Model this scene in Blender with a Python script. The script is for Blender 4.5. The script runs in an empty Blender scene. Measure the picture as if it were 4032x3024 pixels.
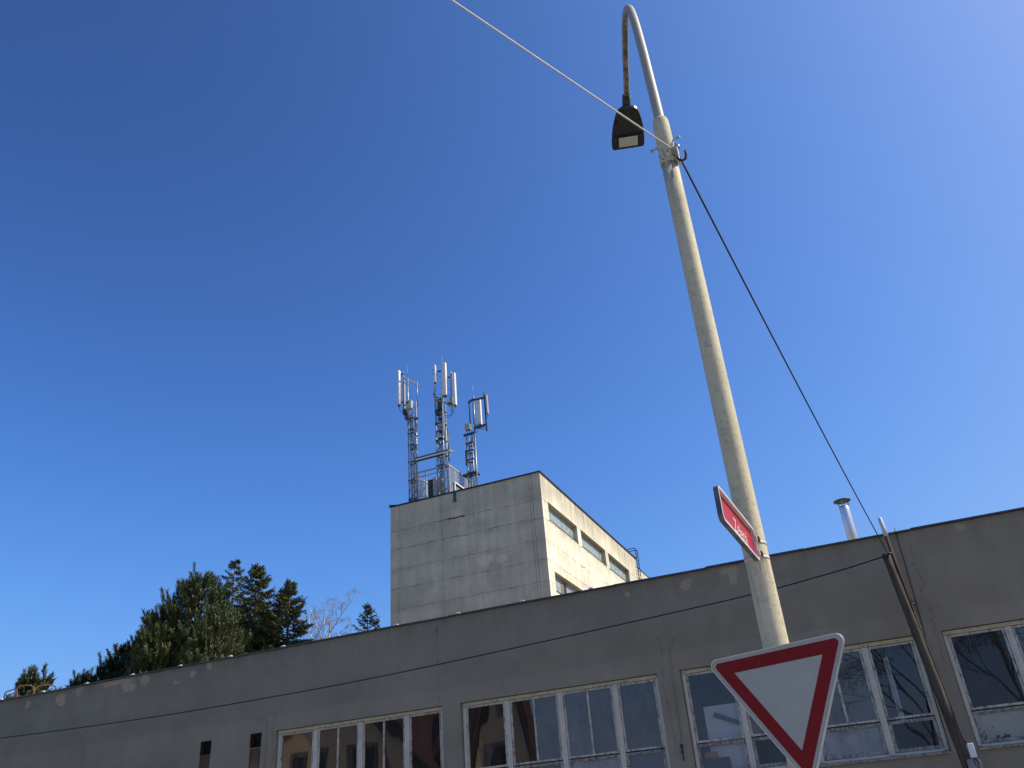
import bpy, bmesh, math, random
from mathutils import Vector, Matrix
R = math.radians
S = bpy.context.scene
C = S.collection

# ------------------------------------------------------------------ mesh builder
class MB:
    def __init__(s): s.v = []; s.f = []; s.sm = []
    def quad(s, *p, smooth=False):
        n = len(s.v); s.v += [Vector(q) for q in p]; s.f.append(tuple(range(n, n + len(p)))); s.sm.append(smooth)
    def box(s, x0, x1, y0, y1, z0, z1, bev=0.0):
        s.obox(Vector(((x0+x1)/2, (y0+y1)/2, (z0+z1)/2)), Vector((1,0,0)), Vector((0,1,0)), Vector((0,0,1)), abs(x1-x0)/2, abs(y1-y0)/2, abs(z1-z0)/2, bev)
    def obox(s, c, ax, ay, az, hx, hy, hz, bev=0.0):
        bm = bmesh.new()
        bmesh.ops.create_cube(bm, size=2)
        for v in bm.verts: v.co = Vector((v.co.x*hx, v.co.y*hy, v.co.z*hz))
        if bev > 0:
            bmesh.ops.bevel(bm, geom=bm.edges[:], offset=min(bev, hx*.9, hy*.9, hz*.9), segments=2, profile=.5, affect='EDGES')
        n = len(s.v)
        bm.verts.index_update()
        for v in bm.verts: s.v.append(c + ax*v.co.x + ay*v.co.y + az*v.co.z)
        for f in bm.faces: s.f.append(tuple(n + v.index for v in f.verts)); s.sm.append(False)
        bm.free()
    def bar(s, a, b, w, h=None, up=(0,0,1), bev=0.0):
        a = Vector(a); b = Vector(b); h = w if h is None else h
        d = (b-a); L = d.length; d.normalize()
        u = Vector(up)
        if abs(d.dot(u)) > .98: u = Vector((0,1,0))
        sd = d.cross(u).normalized(); u = sd.cross(d)
        s.obox((a+b)/2, d, sd, u, L/2, w/2, h/2, bev)
    def tube(s, pts, r, n=8, cap=True, smooth=True):
        pts = [Vector(p) for p in pts]
        rs = r if isinstance(r, (list, tuple)) else [r]*len(pts)
        base = len(s.v); pu = None
        for i, p in enumerate(pts):
            d = (pts[min(i+1, len(pts)-1)] - pts[max(i-1, 0)])
            if d.length < 1e-9: d = Vector((0,0,1))
            d.normalize()
            if pu is None:
                u = Vector((0,0,1)) if abs(d.z) < .9 else Vector((0,1,0))
            else: u = pu
            sd = d.cross(u).normalized(); u = sd.cross(d); pu = u
            for k in range(n):
                t = 2*math.pi*k/n
                s.v.append(p + (sd*math.cos(t) + u*math.sin(t))*rs[i])
        for i in range(len(pts)-1):
            for k in range(n):
                a = base+i*n+k; b = base+i*n+(k+1) % n
                s.f.append((a, b, b+n, a+n)); s.sm.append(smooth)
        if cap:
            s.f.append(tuple(base+k for k in range(n))[::-1]); s.sm.append(False)
            m = base+(len(pts)-1)*n
            s.f.append(tuple(m+k for k in range(n))); s.sm.append(False)
    def prism(s, poly, o, ax, ay, az, h0, h1, inset=0):
        """polygon (2D list) in plane ax, ay at o, extruded along az from h0 to h1 (h1 end inset towards the middle)"""
        n = len(poly); b = len(s.v)
        cx = sum(p[0] for p in poly)/n; cy = sum(p[1] for p in poly)/n
        for h, k in ((h0, 0), (h1, inset)):
            for p in poly:
                q = (cx+(p[0]-cx)*(1-k), cy+(p[1]-cy)*(1-k))
                s.v.append(o + ax*q[0] + ay*q[1] + az*h)
        s.f.append(tuple(b+i for i in range(n))); s.sm.append(False)
        s.f.append(tuple(b+n+i for i in range(n))[::-1]); s.sm.append(False)
        for i in range(n):
            j = (i+1) % n
            s.f.append((b+i, b+n+i, b+n+j, b+j)); s.sm.append(False)
    def build_each(s, name, mat, parent, gap=.012):
        """one object per separate piece (pieces that touch stay together)"""
        par = list(range(len(s.v)))
        def find(i):
            while par[i] != i: par[i] = par[par[i]]; i = par[i]
            return i
        for f in s.f:
            for k in f[1:]:
                a, b = find(f[0]), find(k)
                if a != b: par[a] = b
        comp = {}
        for i in range(len(s.v)): comp.setdefault(find(i), []).append(i)
        cs = list(comp.values())
        bb = [([min(s.v[i][k] for i in c_) - gap for k in range(3)], [max(s.v[i][k] for i in c_) + gap for k in range(3)]) for c_ in cs]
        up_ = list(range(len(cs)))
        def fu(i):
            while up_[i] != i: i = up_[i]
            return i
        for i in range(len(cs)):
            for j in range(i):
                if all(bb[i][0][k] <= bb[j][1][k] and bb[j][0][k] <= bb[i][1][k] for k in range(3)):
                    a, b = fu(i), fu(j)
                    if a != b: up_[a] = b
        gr = {}
        for i, c_ in enumerate(cs):
            for v in c_: gr[v] = fu(i)
        outs = []
        for g in sorted(set(gr.values())):
            q = MB(); mp = {}
            for i, v in enumerate(s.v):
                if gr[i] == g: mp[i] = len(q.v); q.v.append(v)
            for f, sm in zip(s.f, s.sm):
                if f[0] in mp: q.f.append(tuple(mp[k] for k in f)); q.sm.append(sm)
            outs.append(q.build(name, mat, parent))
        return outs
    def build(s, name, mat, parent=None, fix=True):
        o0 = Vector((0,0,0)); p = parent
        while p is not None: o0 += p.location; p = p.parent
        me = bpy.data.meshes.new(name)
        me.from_pydata([v - o0 for v in s.v], [], s.f)
        me.polygons.foreach_set('use_smooth', s.sm)
        if fix:
            bm = bmesh.new(); bm.from_mesh(me); bmesh.ops.recalc_face_normals(bm, faces=bm.faces[:]); bm.to_mesh(me); bm.free()
        me.materials.append(mat); me.update()
        ob = bpy.data.objects.new(name, me); C.objects.link(ob)
        if parent is not None: ob.parent = parent
        return ob

def tag(o, label=None, cat=None, group=None, kind=None):
    if label: o['label'] = label
    if cat: o['category'] = cat
    if group: o['group'] = group
    if kind: o['kind'] = kind
    return o
def thing(name, label, cat, loc, group=None):
    o = bpy.data.objects.new(name, None); C.objects.link(o); o.location = loc; o.empty_display_size = .3
    return tag(o, label, cat, group)

# ------------------------------------------------------------------ materials
class NT:
    def __init__(s, name):
        s.m = bpy.data.materials.new(name); s.m.use_nodes = True; s.t = s.m.node_tree
        s.b = s.t.nodes['Principled BSDF']; s.out = s.t.nodes['Material Output']
        s.g = s.t.nodes.new('ShaderNodeNewGeometry'); s.P = s.g.outputs['Position']
        sp = s.t.nodes.new('ShaderNodeSeparateXYZ'); s.t.links.new(s.P, sp.inputs[0]); s.x, s.y, s.z = sp.outputs
    def put(s, sock, v):
        if hasattr(v, 'is_linked') or isinstance(v, bpy.types.NodeSocket): s.t.links.new(v, sock)
        elif isinstance(v, (tuple, list)): sock.default_value = (tuple(v)+(1,))[:4] if sock.type == 'RGBA' else v
        else: sock.default_value = v
    def m_(s, op, a, b=None, c=None, clamp=False):
        n = s.t.nodes.new('ShaderNodeMath'); n.operation = op; n.use_clamp = clamp
        s.put(n.inputs[0], a)
        if b is not None: s.put(n.inputs[1], b)
        if c is not None: s.put(n.inputs[2], c)
        return n.outputs[0]
    def noise(s, scale, detail=4, rough=.6, vec=None, stretch=None, out=0):
        if stretch:
            mp = s.t.nodes.new('ShaderNodeMapping'); s.t.links.new(vec or s.P, mp.inputs[0]); mp.inputs['Scale'].default_value = stretch; vec = mp.outputs[0]
        n = s.t.nodes.new('ShaderNodeTexNoise'); n.inputs['Scale'].default_value = scale; n.inputs['Detail'].default_value = detail; n.inputs['Roughness'].default_value = rough
        s.t.links.new(vec or s.P, n.inputs['Vector']); return n.outputs[out]
    def ramp(s, v, lo, hi, a=0., b=1.):
        n = s.t.nodes.new('ShaderNodeMapRange'); n.clamp = True
        s.put(n.inputs[0], v); n.inputs[1].default_value = lo; n.inputs[2].default_value = hi; n.inputs[3].default_value = a; n.inputs[4].default_value = b
        return n.outputs[0]
    def mix(s, f, a, b, blend='MIX'):
        n = s.t.nodes.new('ShaderNodeMix'); n.data_type = 'RGBA'; n.blend_type = blend
        s.put(n.inputs[0], f); s.put(n.inputs[6], a); s.put(n.inputs[7], b); return n.outputs[2]
    def bump(s, h, strength=.3, dist=.01):
        n = s.t.nodes.new('ShaderNodeBump'); n.inputs['Strength'].default_value = strength; n.inputs['Distance'].default_value = dist
        s.t.links.new(h, n.inputs['Height']); s.t.links.new(n.outputs[0], s.b.inputs['Normal']); return n.outputs[0]
    def fin(s, col, rough=.8, metal=0., spec=.5):
        s.put(s.b.inputs['Base Color'], col); s.put(s.b.inputs['Roughness'], rough); s.put(s.b.inputs['Metallic'], metal); s.b.inputs['Specular IOR Level'].default_value = spec
        return s.m
    # masks
    def blob(s, cu, cw, ru, rw, u, nz):
        du = s.m_('DIVIDE', s.m_('SUBTRACT', u, cu), ru); dw = s.m_('DIVIDE', s.m_('SUBTRACT', s.z, cw), rw)
        d = s.m_('SQRT', s.m_('ADD', s.m_('MULTIPLY', du, du), s.m_('MULTIPLY', dw, dw)))
        return s.m_('ADD', d, s.m_('MULTIPLY', s.m_('SUBTRACT', nz, .5), 2.4))
    def near(s, u, c, w, soft=.5):
        return s.ramp(s.m_('ABSOLUTE', s.m_('SUBTRACT', u, c)), w*soft, w, 1., 0.)
    def mul(s, *a):
        r = a[0]
        for b in a[1:]: r = s.m_('MULTIPLY', r, b)
        return r
    def mx(s, *a):
        r = a[0]
        for b in a[1:]: r = s.m_('MAXIMUM', r, b)
        return r

def simple(name, col, rough=.6, metal=0., var=.25, scale=6., spec=.5, bump=0.):
    t = NT(name); n = t.noise(scale, 5, .65)
    f = t.ramp(n, .3, .7, 1-var, 1+var)
    c = t.mix(1., tuple(col), f, 'MULTIPLY')
    if bump: t.bump(n, bump, .01)
    return t.fin(c, rough, metal, spec)

def mat_hall():
    t = NT('grey_render')
    big = t.noise(.35, 5, .6); mid = t.noise(2.2, 6, .7); fine = t.noise(45, 3, .7)
    streak = t.noise(1.0, 4, .6, stretch=(3.2, 3.2, .25))
    side = t.ramp(t.x, -24, 2)                                          # colder tone on the left, browner on the right
    base = t.mix(side, (.246, .232, .170), (.300, .248, .172))
    f = t.m_('MULTIPLY', t.ramp(big, .25, .75, .80, 1.16), t.ramp(mid, .25, .75, .91, 1.09))
    f = t.m_('MULTIPLY', f, t.ramp(streak, .3, .7, .965, 1.03)); f = t.m_('MULTIPLY', f, t.ramp(fine, .2, .8, .9, 1.1))
    # dirt under the roof edge
    top = t.m_('MULTIPLY', t.ramp(t.z, 5.75, 6.45), t.ramp(t.noise(1.6, 5, .7, stretch=(1.5, 1, .4)), .35, .7))
    f = t.m_('MULTIPLY', f, t.ramp(top, 0, 1, 1., .72))
    # a faint lighter repainted band above the windows
    band = t.mul(t.ramp(t.m_('ADD', t.z, t.m_('MULTIPLY', big, .3)), 5.02, 5.06, 1, 0), t.ramp(t.z, 4.1, 4.6))
    f = t.m_('MULTIPLY', f, t.ramp(band, 0, 1, 1., 1.09))
    c = t.mix(1., base, f, 'MULTIPLY')
    # peeled patches near the roof edge
    nz = t.m_('ADD', t.m_('MULTIPLY', t.m_('SUBTRACT', t.noise(4.6, 8, .82), .5), 1.9), .5)
    ps = [(-20.36,6.15,.22,.22),(-19.8,6.32,.2,.12),(-18.4,6.34,.7,.10),(-18.0,6.20,.28,.16),(-17.5,6.31,.16,.2),(-15.9,6.2,.12,.09),(-15.4,6.31,.1,.12),(-16.4,6.05,.16,.07),
          (-3.25,6.16,.16,.18),(-2.35,6.3,.24,.08),(-2.3,6.16,.1,.2),(-1.7,6.28,.13,.05),(1.92,6.3,.13,.09),(-4.5,6.2,.07,.05),(-21.6,6.2,.1,.1)]
    m = None
    for p in ps:
        b = t.ramp(t.blob(p[0], p[1], p[2], p[3], t.x, nz), .78, .82, 1, 0); m = b if m is None else t.mx(m, b)
    c = t.mix(m, c, t.mix(1., (.40, .325, .215), t.ramp(mid, .2, .8, .8, 1.15), 'MULTIPLY'))
    # hairline cracks
    wob = t.m_('MULTIPLY', t.m_('SUBTRACT', t.noise(1.8, 6, .7), .5), .45)
    cr = None
    for cx, z0, z1, w in ((-8.98, 4.55, 6.4, .007), (-3.98, 3.0, 5.3, .006), (1.0, 4.0, 6.2, .006), (-13.3, 3.6, 5.0, .01), (-19.2, 3.6, 4.9, .012)):
        k = t.mul(t.near(t.m_('ADD', t.x, wob), cx, w, .3), t.ramp(t.z, z0, z0+.05), t.ramp(t.z, z1-.05, z1, 1, 0)); cr = k if cr is None else t.mx(cr, k)
    c = t.mix(t.m_('MULTIPLY', cr, .6), c, (.05, .05, .05))
    # rust run-off below the two vents
    rn = t.noise(3., 5, .7, stretch=(9, 1, .6))
    for cx in (-15.26, -13.80):
        ins = t.mul(t.near(t.x, cx, .165, .8), t.ramp(t.z, 4.235, 4.245, 1, 0), t.ramp(t.z, 3.3, 4.0, .0, 1.))
        edge = t.mx(t.near(t.x, cx-.14, .045, .2), t.near(t.x, cx+.14, .045, .2))
        c = t.mix(t.mul(ins, .95), c, (.10, .075, .048))
        rust = t.mul(ins, t.mx(t.mul(edge, t.ramp(rn, .25, .45)), t.mul(t.ramp(rn, .42, .6), .9, t.ramp(t.z, 3.8, 4.2))))
        c = t.mix(rust, c, (.075, .026, .010))
    # rust stain under the steel pipe
    st = t.mul(t.near(t.x, .74, .10, .1), t.ramp(t.z, 4.3, 5.15, 0, 1), t.ramp(t.z, 5.15, 5.2, 1, 0))
    c = t.mix(t.mul(st, .6), c, (.16, .08, .035))
    h = t.m_('ADD', t.m_('MULTIPLY', fine, .35), t.m_('MULTIPLY', t.noise(7, 4, .7), .8))
    h = t.m_('SUBTRACT', h, t.m_('MULTIPLY', m, 1.3)); h = t.m_('SUBTRACT', h, t.m_('MULTIPLY', cr, 1.))
    t.bump(h, .5, .012)
    return t.fin(c, .9, 0, .3)

def mat_tower():
    t = NT('concrete_panels')
    mid = t.noise(.9, 6, .65); fine = t.noise(14, 4, .7)
    streak = t.noise(.8, 5, .65, stretch=(3.5, 3.5, .18))
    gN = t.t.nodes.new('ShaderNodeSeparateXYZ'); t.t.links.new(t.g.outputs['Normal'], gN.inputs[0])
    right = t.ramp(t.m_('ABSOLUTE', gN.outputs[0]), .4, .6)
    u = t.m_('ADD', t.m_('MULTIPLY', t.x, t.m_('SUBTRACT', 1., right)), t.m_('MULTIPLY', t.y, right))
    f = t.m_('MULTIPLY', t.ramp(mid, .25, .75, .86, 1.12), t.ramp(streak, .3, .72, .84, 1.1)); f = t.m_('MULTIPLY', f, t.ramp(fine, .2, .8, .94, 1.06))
    base = t.mix(right, (.52, .465, .335), (.82, .765, .60))  # shading put into the colour: sunlit right face paler than the shaded front
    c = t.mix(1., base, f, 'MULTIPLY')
    # soot washed down from the roof edge and under the windows
    blotch = t.mul(t.ramp(t.z, 20.2, 21.7), t.ramp(t.noise(1.1, 5, .75, stretch=(4.5, 4.5, .12)), .36, .62))
    c = t.mix(t.mul(blotch, t.ramp(right, 0, 1, .12, .85)), c, (.25, .21, .15))
    # light efflorescence
    ef = t.mul(t.ramp(t.noise(1.3, 6, .8, stretch=(1, 1, .8)), .56, .68), .5)
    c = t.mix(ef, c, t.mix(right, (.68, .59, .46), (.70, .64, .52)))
    nz = t.m_('ADD', t.m_('MULTIPLY', t.m_('SUBTRACT', t.noise(2.2, 7, .8), .5), 1.6), .5)
    c = t.mix(t.mul(t.ramp(t.blob(-20.4, 17.35, .5, .42, t.x, nz), .75, 1., 1, 0), .5), c, (.80, .68, .51))
    c = t.mix(t.mul(t.ramp(t.blob(-22.2, 20.7, .4, .6, t.x, nz), .75, 1., 1, 0), .35), c, (.80, .68, .51))
    c = t.mix(t.mul(t.ramp(t.blob(-19.3, 17.3, .5, .25, t.x, nz), .75, 1., 1, 0), .5), c, (.78, .67, .50))
    # slab joints
    wob = t.m_('ADD', t.m_('MULTIPLY', t.m_('SUBTRACT', t.noise(1.1, 3, .6), .5), .22), t.m_('MULTIPLY', t.m_('SUBTRACT', t.noise(7., 4, .8), .5), .16))
    zw = t.m_('ADD', t.z, wob); uw = t.m_('ADD', u, t.m_('MULTIPLY', t.m_('SUBTRACT', t.noise(2.1, 5, .75, stretch=(1.3, 1, .9)), .5), .14))
    brk = t.ramp(t.noise(1.9, 5, .75), .38, .62, .12, 1.25)
    wn = t.ramp(t.noise(4.5, 5, .8), .3, .72, .25, 1.9)
    hj = None
    for zz, w in ((20.5, .026), (19.27, .034), (17.93, .020), (16.71, .026), (15.4, .024), (14.1, .02)):
        k = t.ramp(t.m_('DIVIDE', t.m_('ABSOLUTE', t.m_('SUBTRACT', zw, zz)), wn), w*.4, w, 1., 0.); hj = k if hj is None else t.mx(hj, k)
    hj = t.mul(hj, brk)
    halo = None
    for zz in (20.5, 19.27, 17.93, 16.71, 15.4):
        k = t.mul(t.ramp(t.m_('SUBTRACT', t.z, zz), -.55, -.02, 0, 1), t.ramp(t.m_('SUBTRACT', t.z, zz), -.02, .02, 1, 0)); halo = k if halo is None else t.mx(halo, k)
    drip = t.mul(halo, t.ramp(t.noise(1.5, 5, .75, stretch=(4, 4, .2)), .44, .66))
    c = t.mix(t.mul(drip, t.ramp(right, 0, 1, .34, .45)), c, (.23, .20, .155))
    tone = t.noise(.55, 2, .5, stretch=(.6, .6, 1.6)); c = t.mix(1., c, t.ramp(tone, .3, .7, .86, 1.12), 'MULTIPLY')
    vf = t.mul(t.mx(t.near(uw, -23.25, .020, .4), t.near(uw, -26.33, .014, .4), t.near(uw, -26.2, .012, .4), t.near(t.x, -17.17, .020, .5), t.near(uw, -17.0, .022, .4)), t.m_('SUBTRACT', 1., right))
    vr = t.mul(t.mx(t.near(uw, 45.55, .03, .4), t.near(uw, 51.7, .026, .4), t.near(uw, 57.75, .026, .4), t.near(uw, 63.6, .026, .4)), right)
    j = t.mx(hj, t.mul(vf, .9), t.mul(vr, .8))
    c = t.mix(t.mul(j, t.ramp(right, 0, 1, .66, .8)), c, t.mix(right, (.085, .08, .072), (.11, .09, .065)))
    # open gaps and black drips
    gap = t.mul(t.near(zw, 20.49, .055, .7), t.ramp(t.x, -22.95, -22.85), t.ramp(t.x, -21.7, -21.55, 1, 0), t.m_('SUBTRACT', 1., right))
    dr = t.mul(t.ramp(t.noise(2.6, 3, .6, stretch=(5, 5, .15)), .66, .69), t.ramp(t.z, 18.85, 19.2), t.ramp(t.z, 19.26, 19.3, 1, 0), t.ramp(t.x, -21., -20.5), t.m_('SUBTRACT', 1., right))
    c = t.mix(t.mul(t.mx(gap, t.mul(dr, .9)), .95), c, (.02, .018, .016))
    rs = t.mul(t.near(t.x, -22.1, .06, .1), t.ramp(t.z, 19.5, 20.4), t.ramp(t.z, 20.4, 20.45, 1, 0))
    c = t.mix(t.mul(rs, .5), c, (.2, .11, .05))
    t.bump(t.m_('SUBTRACT', t.m_('MULTIPLY', fine, .4), t.m_('MULTIPLY', j, 1.)), .5, .02)
    return t.fin(c, .9, 0, .3)

def mat_paint(name, col, wood=(.20, .18, .16), lo=.50, hi=.56, rough=.55):
    """old gloss paint flaking off grey weathered timber"""
    t = NT(name)
    n = t.m_('ADD', t.m_('MULTIPLY', t.noise(9, 6, .75, stretch=(1.6, 1.6, .8)), .6), t.m_('MULTIPLY', t.noise(55, 3, .7), .4))
    m = t.ramp(n, lo, hi)
    w = t.mix(t.ramp(t.noise(30, 4, .7, stretch=(3, 3, .3)), .3, .7), wood, tuple(k*.45 for k in wood))
    p = t.mix(1., col, t.ramp(t.noise(3, 5, .7), .25, .75, .8, 1.1), 'MULTIPLY')
    c = t.mix(m, p, w); t.bump(t.m_('SUBTRACT', 1., m), .5, .004)
    return t.fin(c, rough, 0, .4)

def mat_glass(name, refl=.9, tint=(.55,.6,.6), dust=.10, wave=.0045, dustcol=(.33,.31,.265)):
    t = NT(name); T = t.t
    gl = T.nodes.new('ShaderNodeBsdfGlossy'); gl.inputs['Roughness'].default_value = .012; gl.inputs['Color'].default_value = (1,.86,.80,1)
    tr = T.nodes.new('ShaderNodeBsdfTransparent'); tr.inputs[0].default_value = tint+(1,)
    di = T.nodes.new('ShaderNodeBsdfDiffuse'); di.inputs[0].default_value = dustcol+(1,)
    n = t.noise(1.1, 1.5, .4, stretch=(1, 1, .55))
    bp = T.nodes.new('ShaderNodeBump'); bp.inputs['Strength'].default_value = 1.; bp.inputs['Distance'].default_value = wave; T.links.new(n, bp.inputs['Height'])
    T.links.new(bp.outputs[0], gl.inputs['Normal'])
    fr = T.nodes.new('ShaderNodeFresnel'); fr.inputs[0].default_value = 1.9
    f = t.m_('MULTIPLY', t.m_('ADD', t.m_('MULTIPLY', fr.outputs[0], 1.25), .06), refl, clamp=True)
    dn = t.noise(4, 6, .75, stretch=(1, 1, .6)); sp = t.noise(26, 3, .6, stretch=(2.5, 2.5, .35))
    df = t.m_('ADD', t.m_('MULTIPLY', t.ramp(dn, .3, .75, .25, 1.), dust), t.m_('MULTIPLY', t.ramp(sp, .72, .78), .22), clamp=True)
    a = T.nodes.new('ShaderNodeMixShader'); T.links.new(df, a.inputs[0]); T.links.new(tr.outputs[0], a.inputs[1]); T.links.new(di.outputs[0], a.inputs[2])
    b = T.nodes.new('ShaderNodeMixShader'); T.links.new(f, b.inputs[0]); T.links.new(a.outputs[0], b.inputs[1]); T.links.new(gl.outputs[0], b.inputs[2])
    T.links.new(b.outputs[0], t.out.inputs[0])
    return t.m

def mat_flaked_glass():
    t = NT('painted_glass')
    n = t.m_('ADD', t.noise(6, 5, .7), t.ramp(t.z, 2.75, 3.15, .10, -.14))
    m = t.ramp(n, .57, .60)
    c = t.mix(m, t.mix(1., (.38,.355,.29), t.ramp(t.noise(3, 5, .7), .3, .7, .75, 1.1), 'MULTIPLY'), (.015,.016,.016))
    return t.fin(c, .25, 0, .5)

def mat_block():
    t = NT('glass_blocks')
    fu = t.m_('FRACT', t.m_('DIVIDE', t.y, .2)); fz = t.m_('FRACT', t.m_('DIVIDE', t.z, .2))
    g = t.mx(t.ramp(t.m_('ABSOLUTE', t.m_('SUBTRACT', fu, .5)), .41, .45), t.ramp(t.m_('ABSOLUTE', t.m_('SUBTRACT', fz, .5)), .41, .45))
    cell = t.t.nodes.new('ShaderNodeTexWhiteNoise'); v = t.t.nodes.new('ShaderNodeCombineXYZ')
    t.put(v.inputs[0], t.m_('FLOOR', t.m_('DIVIDE', t.y, .2))); t.put(v.inputs[1], t.m_('FLOOR', t.m_('DIVIDE', t.z, .2))); t.t.links.new(v.outputs[0], cell.inputs[0])
    c = t.mix(cell.outputs[0], (.16,.24,.235), (.36,.45,.43))
    c = t.mix(g, c, (.44,.43,.38))
    return t.fin(c, t.ramp(g, 0, 1, .12, .8), 0, .6)

def mat_pole():
    t = NT('weathered_pole_paint')
    a = t.noise(26, 5, .7); b = t.noise(4, 5, .65, stretch=(1, 1, .5)); sp = t.noise(85, 2, .6)
    c = t.mix(t.ramp(b, .3, .7), (.51,.46,.305), (.66,.605,.415))
    c = t.mix(t.ramp(a, .52, .66, 0, .5), c, (.29,.265,.20))
    c = t.mix(t.ramp(sp, .67, .72, 0, .8), c, (.09,.08,.06))
    st = t.mul(t.ramp(t.noise(9, 5, .75, stretch=(3, 3, .3)), .42, .62), t.mx(t.mul(t.ramp(t.z, 6.1, 6.7), t.ramp(t.z, 6.72, 6.74, 1, 0)), t.mul(t.ramp(t.z, 2.75, 3.18), t.ramp(t.z, 3.2, 3.22, 1, 0))))
    c = t.mix(t.mul(st, .75), c, (.20,.165,.11))
    li = t.mul(t.ramp(t.noise(17, 4, .7), .60, .66), t.ramp(t.z, 6.0, 6.5), t.ramp(t.x, -.60, -.64))
    c = t.mix(li, c, (.17,.14,.03))
    t.bump(t.m_('ADD', a, sp), .35, .004)
    return t.fin(c, .7, 0, .35)

def mat_arm():
    t = NT('galvanised_arm')
    a = t.noise(30, 5, .7, stretch=(1, 1, 1)); blotch = t.noise(11, 5, .75)
    c = t.mix(t.ramp(a, .3, .7), (.31,.285,.23), (.45,.415,.345))
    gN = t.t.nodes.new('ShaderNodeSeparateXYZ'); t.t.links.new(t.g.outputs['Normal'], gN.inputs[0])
    under = t.mul(t.ramp(gN.outputs[2], -.9, -.2, 1, 0), t.ramp(blotch, .36, .56))
    c = t.mix(t.mul(under, .9), c, (.07,.05,.03))  # dark brown blotches on downward facing parts
    return t.fin(c, .55, .1)

def mat_wood():
    t = NT('weathered_pole_timber')
    g = t.noise(6, 6, .75, stretch=(5, 5, .25))
    c = t.mix(t.ramp(g, .3, .7), (.035,.029,.022), (.15,.125,.095))
    t.bump(g, .6, .02); return t.fin(c, .9, 0, .2)

def mat_rust(name='rusty_steel', a=(.085,.034,.018), b=(.04,.022,.016)):
    t = NT(name); n = t.noise(12, 6, .7)
    t.bump(n, .4, .005); return t.fin(t.mix(t.ramp(n, .3, .7), a, b), .85, .1)

def mat_leaf(name, a, b, yel, sc=1.2):
    t = NT(name); n = t.noise(sc, 3, .6); q = t.noise(sc*7, 2, .6)
    c = t.mix(t.ramp(n, .3, .7), a, b); c = t.mix(t.ramp(q, .5, .75, 0, .7), c, yel)
    m = t.fin(c, .6, 0, .3)
    return m

def mat_ground(name, a, b, sc, bump=.3, rough=.9):
    t = NT(name); n = t.noise(sc, 6, .7); k = t.noise(.4, 5, .6)
    c = t.mix(t.ramp(n, .3, .7), a, b); c = t.mix(1., c, t.ramp(k, .25, .75, .8, 1.15), 'MULTIPLY')
    t.bump(n, bump, .01); return t.fin(c, rough, 0, .3)

def mat_brickpave():
    t = NT('pavement_slabs'); b = t.t.nodes.new('ShaderNodeTexBrick'); t.t.links.new(t.P, b.inputs[0]); b.inputs['Scale'].default_value = 1.6
    b.inputs['Color1'].default_value = (.36,.33,.28,1); b.inputs['Color2'].default_value = (.31,.28,.235,1); b.inputs['Mortar'].default_value = (.10,.095,.085,1); b.inputs['Mortar Size'].default_value = .012
    c = t.mix(1., b.outputs[0], t.ramp(t.noise(3, 5, .7), .3, .7, .8, 1.15), 'MULTIPLY'); return t.fin(c, .9)

def mat_tiles():
    t = NT('dark_red_roof_tiles'); n = t.noise(3, 5, .6)
    w = t.t.nodes.new('ShaderNodeTexWave'); w.inputs['Scale'].default_value = 1.6; w.bands_direction = 'X'; t.t.links.new(t.P, w.inputs[0])
    t.bump(w.outputs[1], .5, .03)
    return t.fin(t.mix(t.ramp(n, .3, .7), (.040,.014,.013), (.06,.020,.017)), .8)

def mat_retro(name, col, rough=.35):
    t = NT(name); n = t.noise(2.5, 5, .7); s = t.noise(40, 3, .6, stretch=(3, 3, .2))
    f = t.m_('MULTIPLY', t.ramp(n, .3, .7, .88, 1.06), t.ramp(s, .62, .72, 1., .86)); f = t.m_('MULTIPLY', f, t.ramp(t.noise(140, 2, .6), .68, .74, 1., .72))
    return t.fin(t.mix(1., tuple(col), f, 'MULTIPLY'), rough, 0, .2)

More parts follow.
